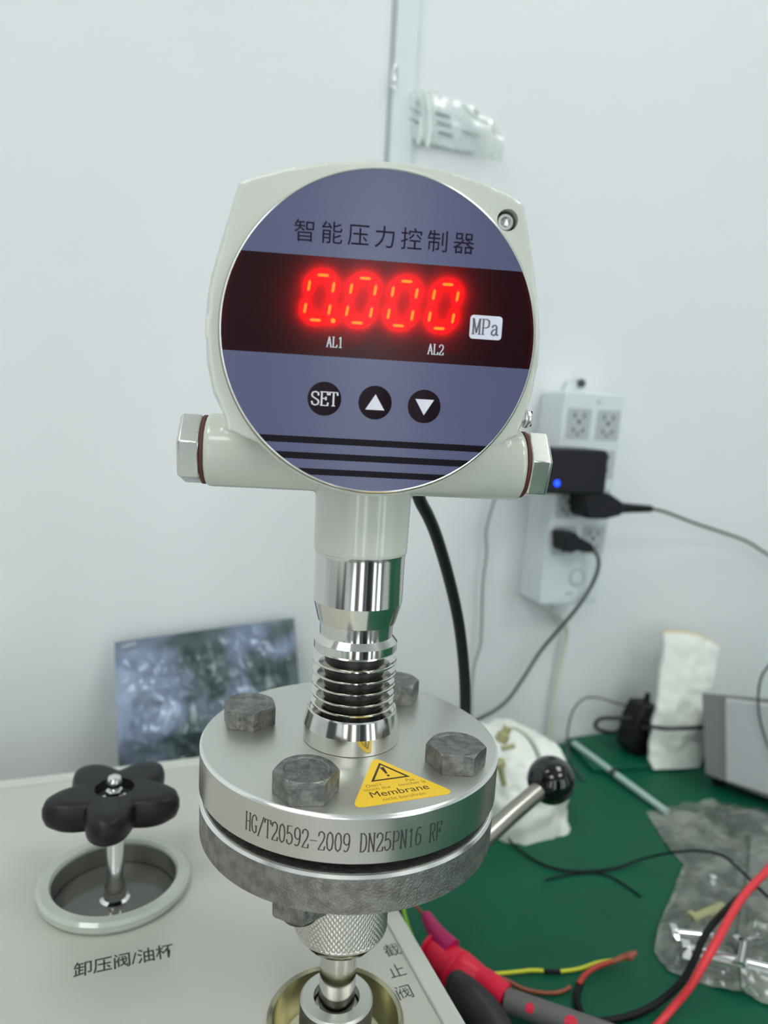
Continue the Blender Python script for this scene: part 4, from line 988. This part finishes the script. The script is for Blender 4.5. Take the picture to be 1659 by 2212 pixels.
patch(g0 + (g1 - g0) * .66, 3.4, 3.4, 'pink_mark', M['red'], gc)
# yellow wire with black sleeve, brown wires
yw = thing('yellow_wire', on_z(1180, 2098, 0), 'yellow wire with a short black sleeve, on the mat right of red clip', 'wire')
wire('insulation', [on_z(x, y, z) for x, y, z in ((1030, 2100, 8), (1060, 2104, 5), (1110, 2100, 3), (1150, 2096, 2), (1180, 2098, 2))], 1.15, M['ylw'], '', parent=yw)
wire('black_sleeve', [on_z(1174, 2098, 2), on_z(1210, 2099, 2)], 1.3, M['wire_k'], '', parent=yw, sm=1)
wire('insulation', [on_z(x, y, z) for x, y, z in ((1206, 2099, 2), (1250, 2093, 2), (1290, 2080, 3), (1330, 2074, 5))], 1.15, M['ylw'], '', parent=yw)
wire('brown_wire', [on_z(x, y, z) for x, y, z in ((1060, 2108, 8), (1095, 2118, 4), (1130, 2136, 2), (1175, 2145, 1.6), (1210, 2143, 1.6), (1232, 2132, 1.6))], 1.15, M['brownwire'], 'thin brown wire with loose end below the yellow wire', 'wire')
rl = thing('red_sleeved_joint', on_z(1300, 2090, 0), 'red sleeve joining a wire bundle, brown tip pointing right on the mat', 'wire joint')
wire('sleeve', [on_z(x, y, z) for x, y, z in ((1250, 2128, 3), (1262, 2108, 4), (1290, 2088, 5), (1330, 2075, 6))], [1.8, 1.6, 1.5, 1.3], M['redd'], '', parent=rl)
wire('wire_tip', [on_z(x, y, z) for x, y, z in ((1322, 2078, 6), (1345, 2068, 7), (1360, 2066, 8), (1374, 2056, 10))], [1.4, 1.8, 2.6, 1.2], M['brownwire'], '', parent=rl)
# thick black and red leads bottom right
wire('black_test_lead', [on_z(x, y, z) for x, y, z in ((1255, 2120, 2.4), (1246, 2150, 2.2), (1252, 2180, 2.2), (1270, 2205, 2.2), (1320, 2204, 2.2), (1380, 2188, 2.5), (1430, 2160, 5), (1475, 2118, 14), (1500, 2072, 22), (1518, 2030, 26), (1545, 1990, 30), (1590, 1945, 32), (1635, 1905, 34), (1690, 1858, 31), (1760, 1850, 18), (1860, 1890, 5), (2000, 1960, 2.4))], 2.0, M['wire_k'], 'black test lead looping from the red sleeve beside the red lead', n=14)
wire('red_test_lead', [on_z(x, y, z) for x, y, z in ((2150, 1960, 3), (1980, 1880, 4), (1840, 1830, 18), (1750, 1815, 32), (1690, 1840, 39), (1655, 1882, 39), (1610, 1930, 38), (1580, 1975, 37), (1550, 2030, 35), (1518, 2085, 29), (1492, 2130, 20), (1455, 2175, 9), (1420, 2215, 4), (1370, 2265, 3))], [2.1] * 4 + [2.4] * 3 + [2.1] * 3, M['redwire'], 'bright red test lead running diagonally across the bottom right corner', n=14)

# ------------------------------------------------------------------ clear bag of hardware
hbg = thing('parts_bag', on_z(1540, 1950, 0), 'clear crumpled plastic bag of metal parts on the green mat', 'bag')
def hgt(p, s, t, seed, A): return max(0.6, A * (math.sin(math.pi * min(max(s, .02), .98)) ** .5) * (math.sin(math.pi * min(max(t, .03), .97)) ** .5) + 4.5 * nz(p, .035, seed) + 2.4 * nz(p, .09, seed + 1) + 1.0 * nz(p, .2, seed + 2))
lb = [(1395, 1755), (1440, 1830), (1478, 1870), (1455, 1930), (1425, 2000), (1412, 2060), (1440, 2100), (1520, 2128)]
rb = [(1560, 1735), (1700, 1770), (1770, 1830), (1790, 1900), (1800, 1960), (1790, 2030), (1770, 2100), (1700, 2190)]
vs, fs = band([on_z(a, b, 0) for a, b in lb], [on_z(a, b, 0) for a, b in rb], 110, 70, lambda p, s, t: (p[0], p[1], hgt(p, s, t, 11, 20 if t > .45 else 12)))
MB().add(vs, fs).build('bag_film', M['film'], hbg, fix=False, angle=60)
def rod_item(a, b, r, name, m, label, cat, head=None):
    A, B = V(*a), V(*b); t_ = thing(name, (A + B) / 2, label, cat)
    MB().tube([A, B], r, n=20, sm=1).build('shank', m, t_)
    d = unit(B - A)
    if head: MB().lathe([(head, -1), (head, head * .6)], o=A - d * 1, axis=-d, n=6).build('head', m, t_, bevel=.4)
    return t_
rod_item(on_z(1490, 2058, 8), on_z(1690, 2105, 8), 5.0, 'steel_rod', M['chrome'], 'long bright steel rod in the clear bag nearest the camera', 'metal part', head=7)
rod_item(on_z(1462, 2018, 8), on_z(1540, 2026, 8), 3.4, 'steel_bolt', M['chrome'], 'steel bolt in the clear bag just behind the long rod', 'metal part', head=6)
rod_item(on_z(1540, 1905, 7), on_z(1548, 1945, 7), 3.0, 'steel_pin', M['chrome'], 'short steel pin in the middle of the clear bag', 'metal part', head=4.5)
rod_item(on_z(1600, 2040, 10), on_z(1700, 2010, 10), 4.0, 'steel_bolt', M['chrome'], 'steel bolt at the right end inside the clear bag', 'metal part', head=6)

rod_item(on_z(1500, 1985, 9), on_z(1560, 1960, 9), 3.4, 'brass_nipple', M['olive'], 'dull tan fitting in the clear bag left of the red lead', 'metal part', head=5.5)
rod_item(on_z(1600, 2085, 16), on_z(1608, 2040, 20), 2.6, 'steel_stud', M['chrome'], 'upright bright stud in the clear bag at the right over the long rod', 'metal part')
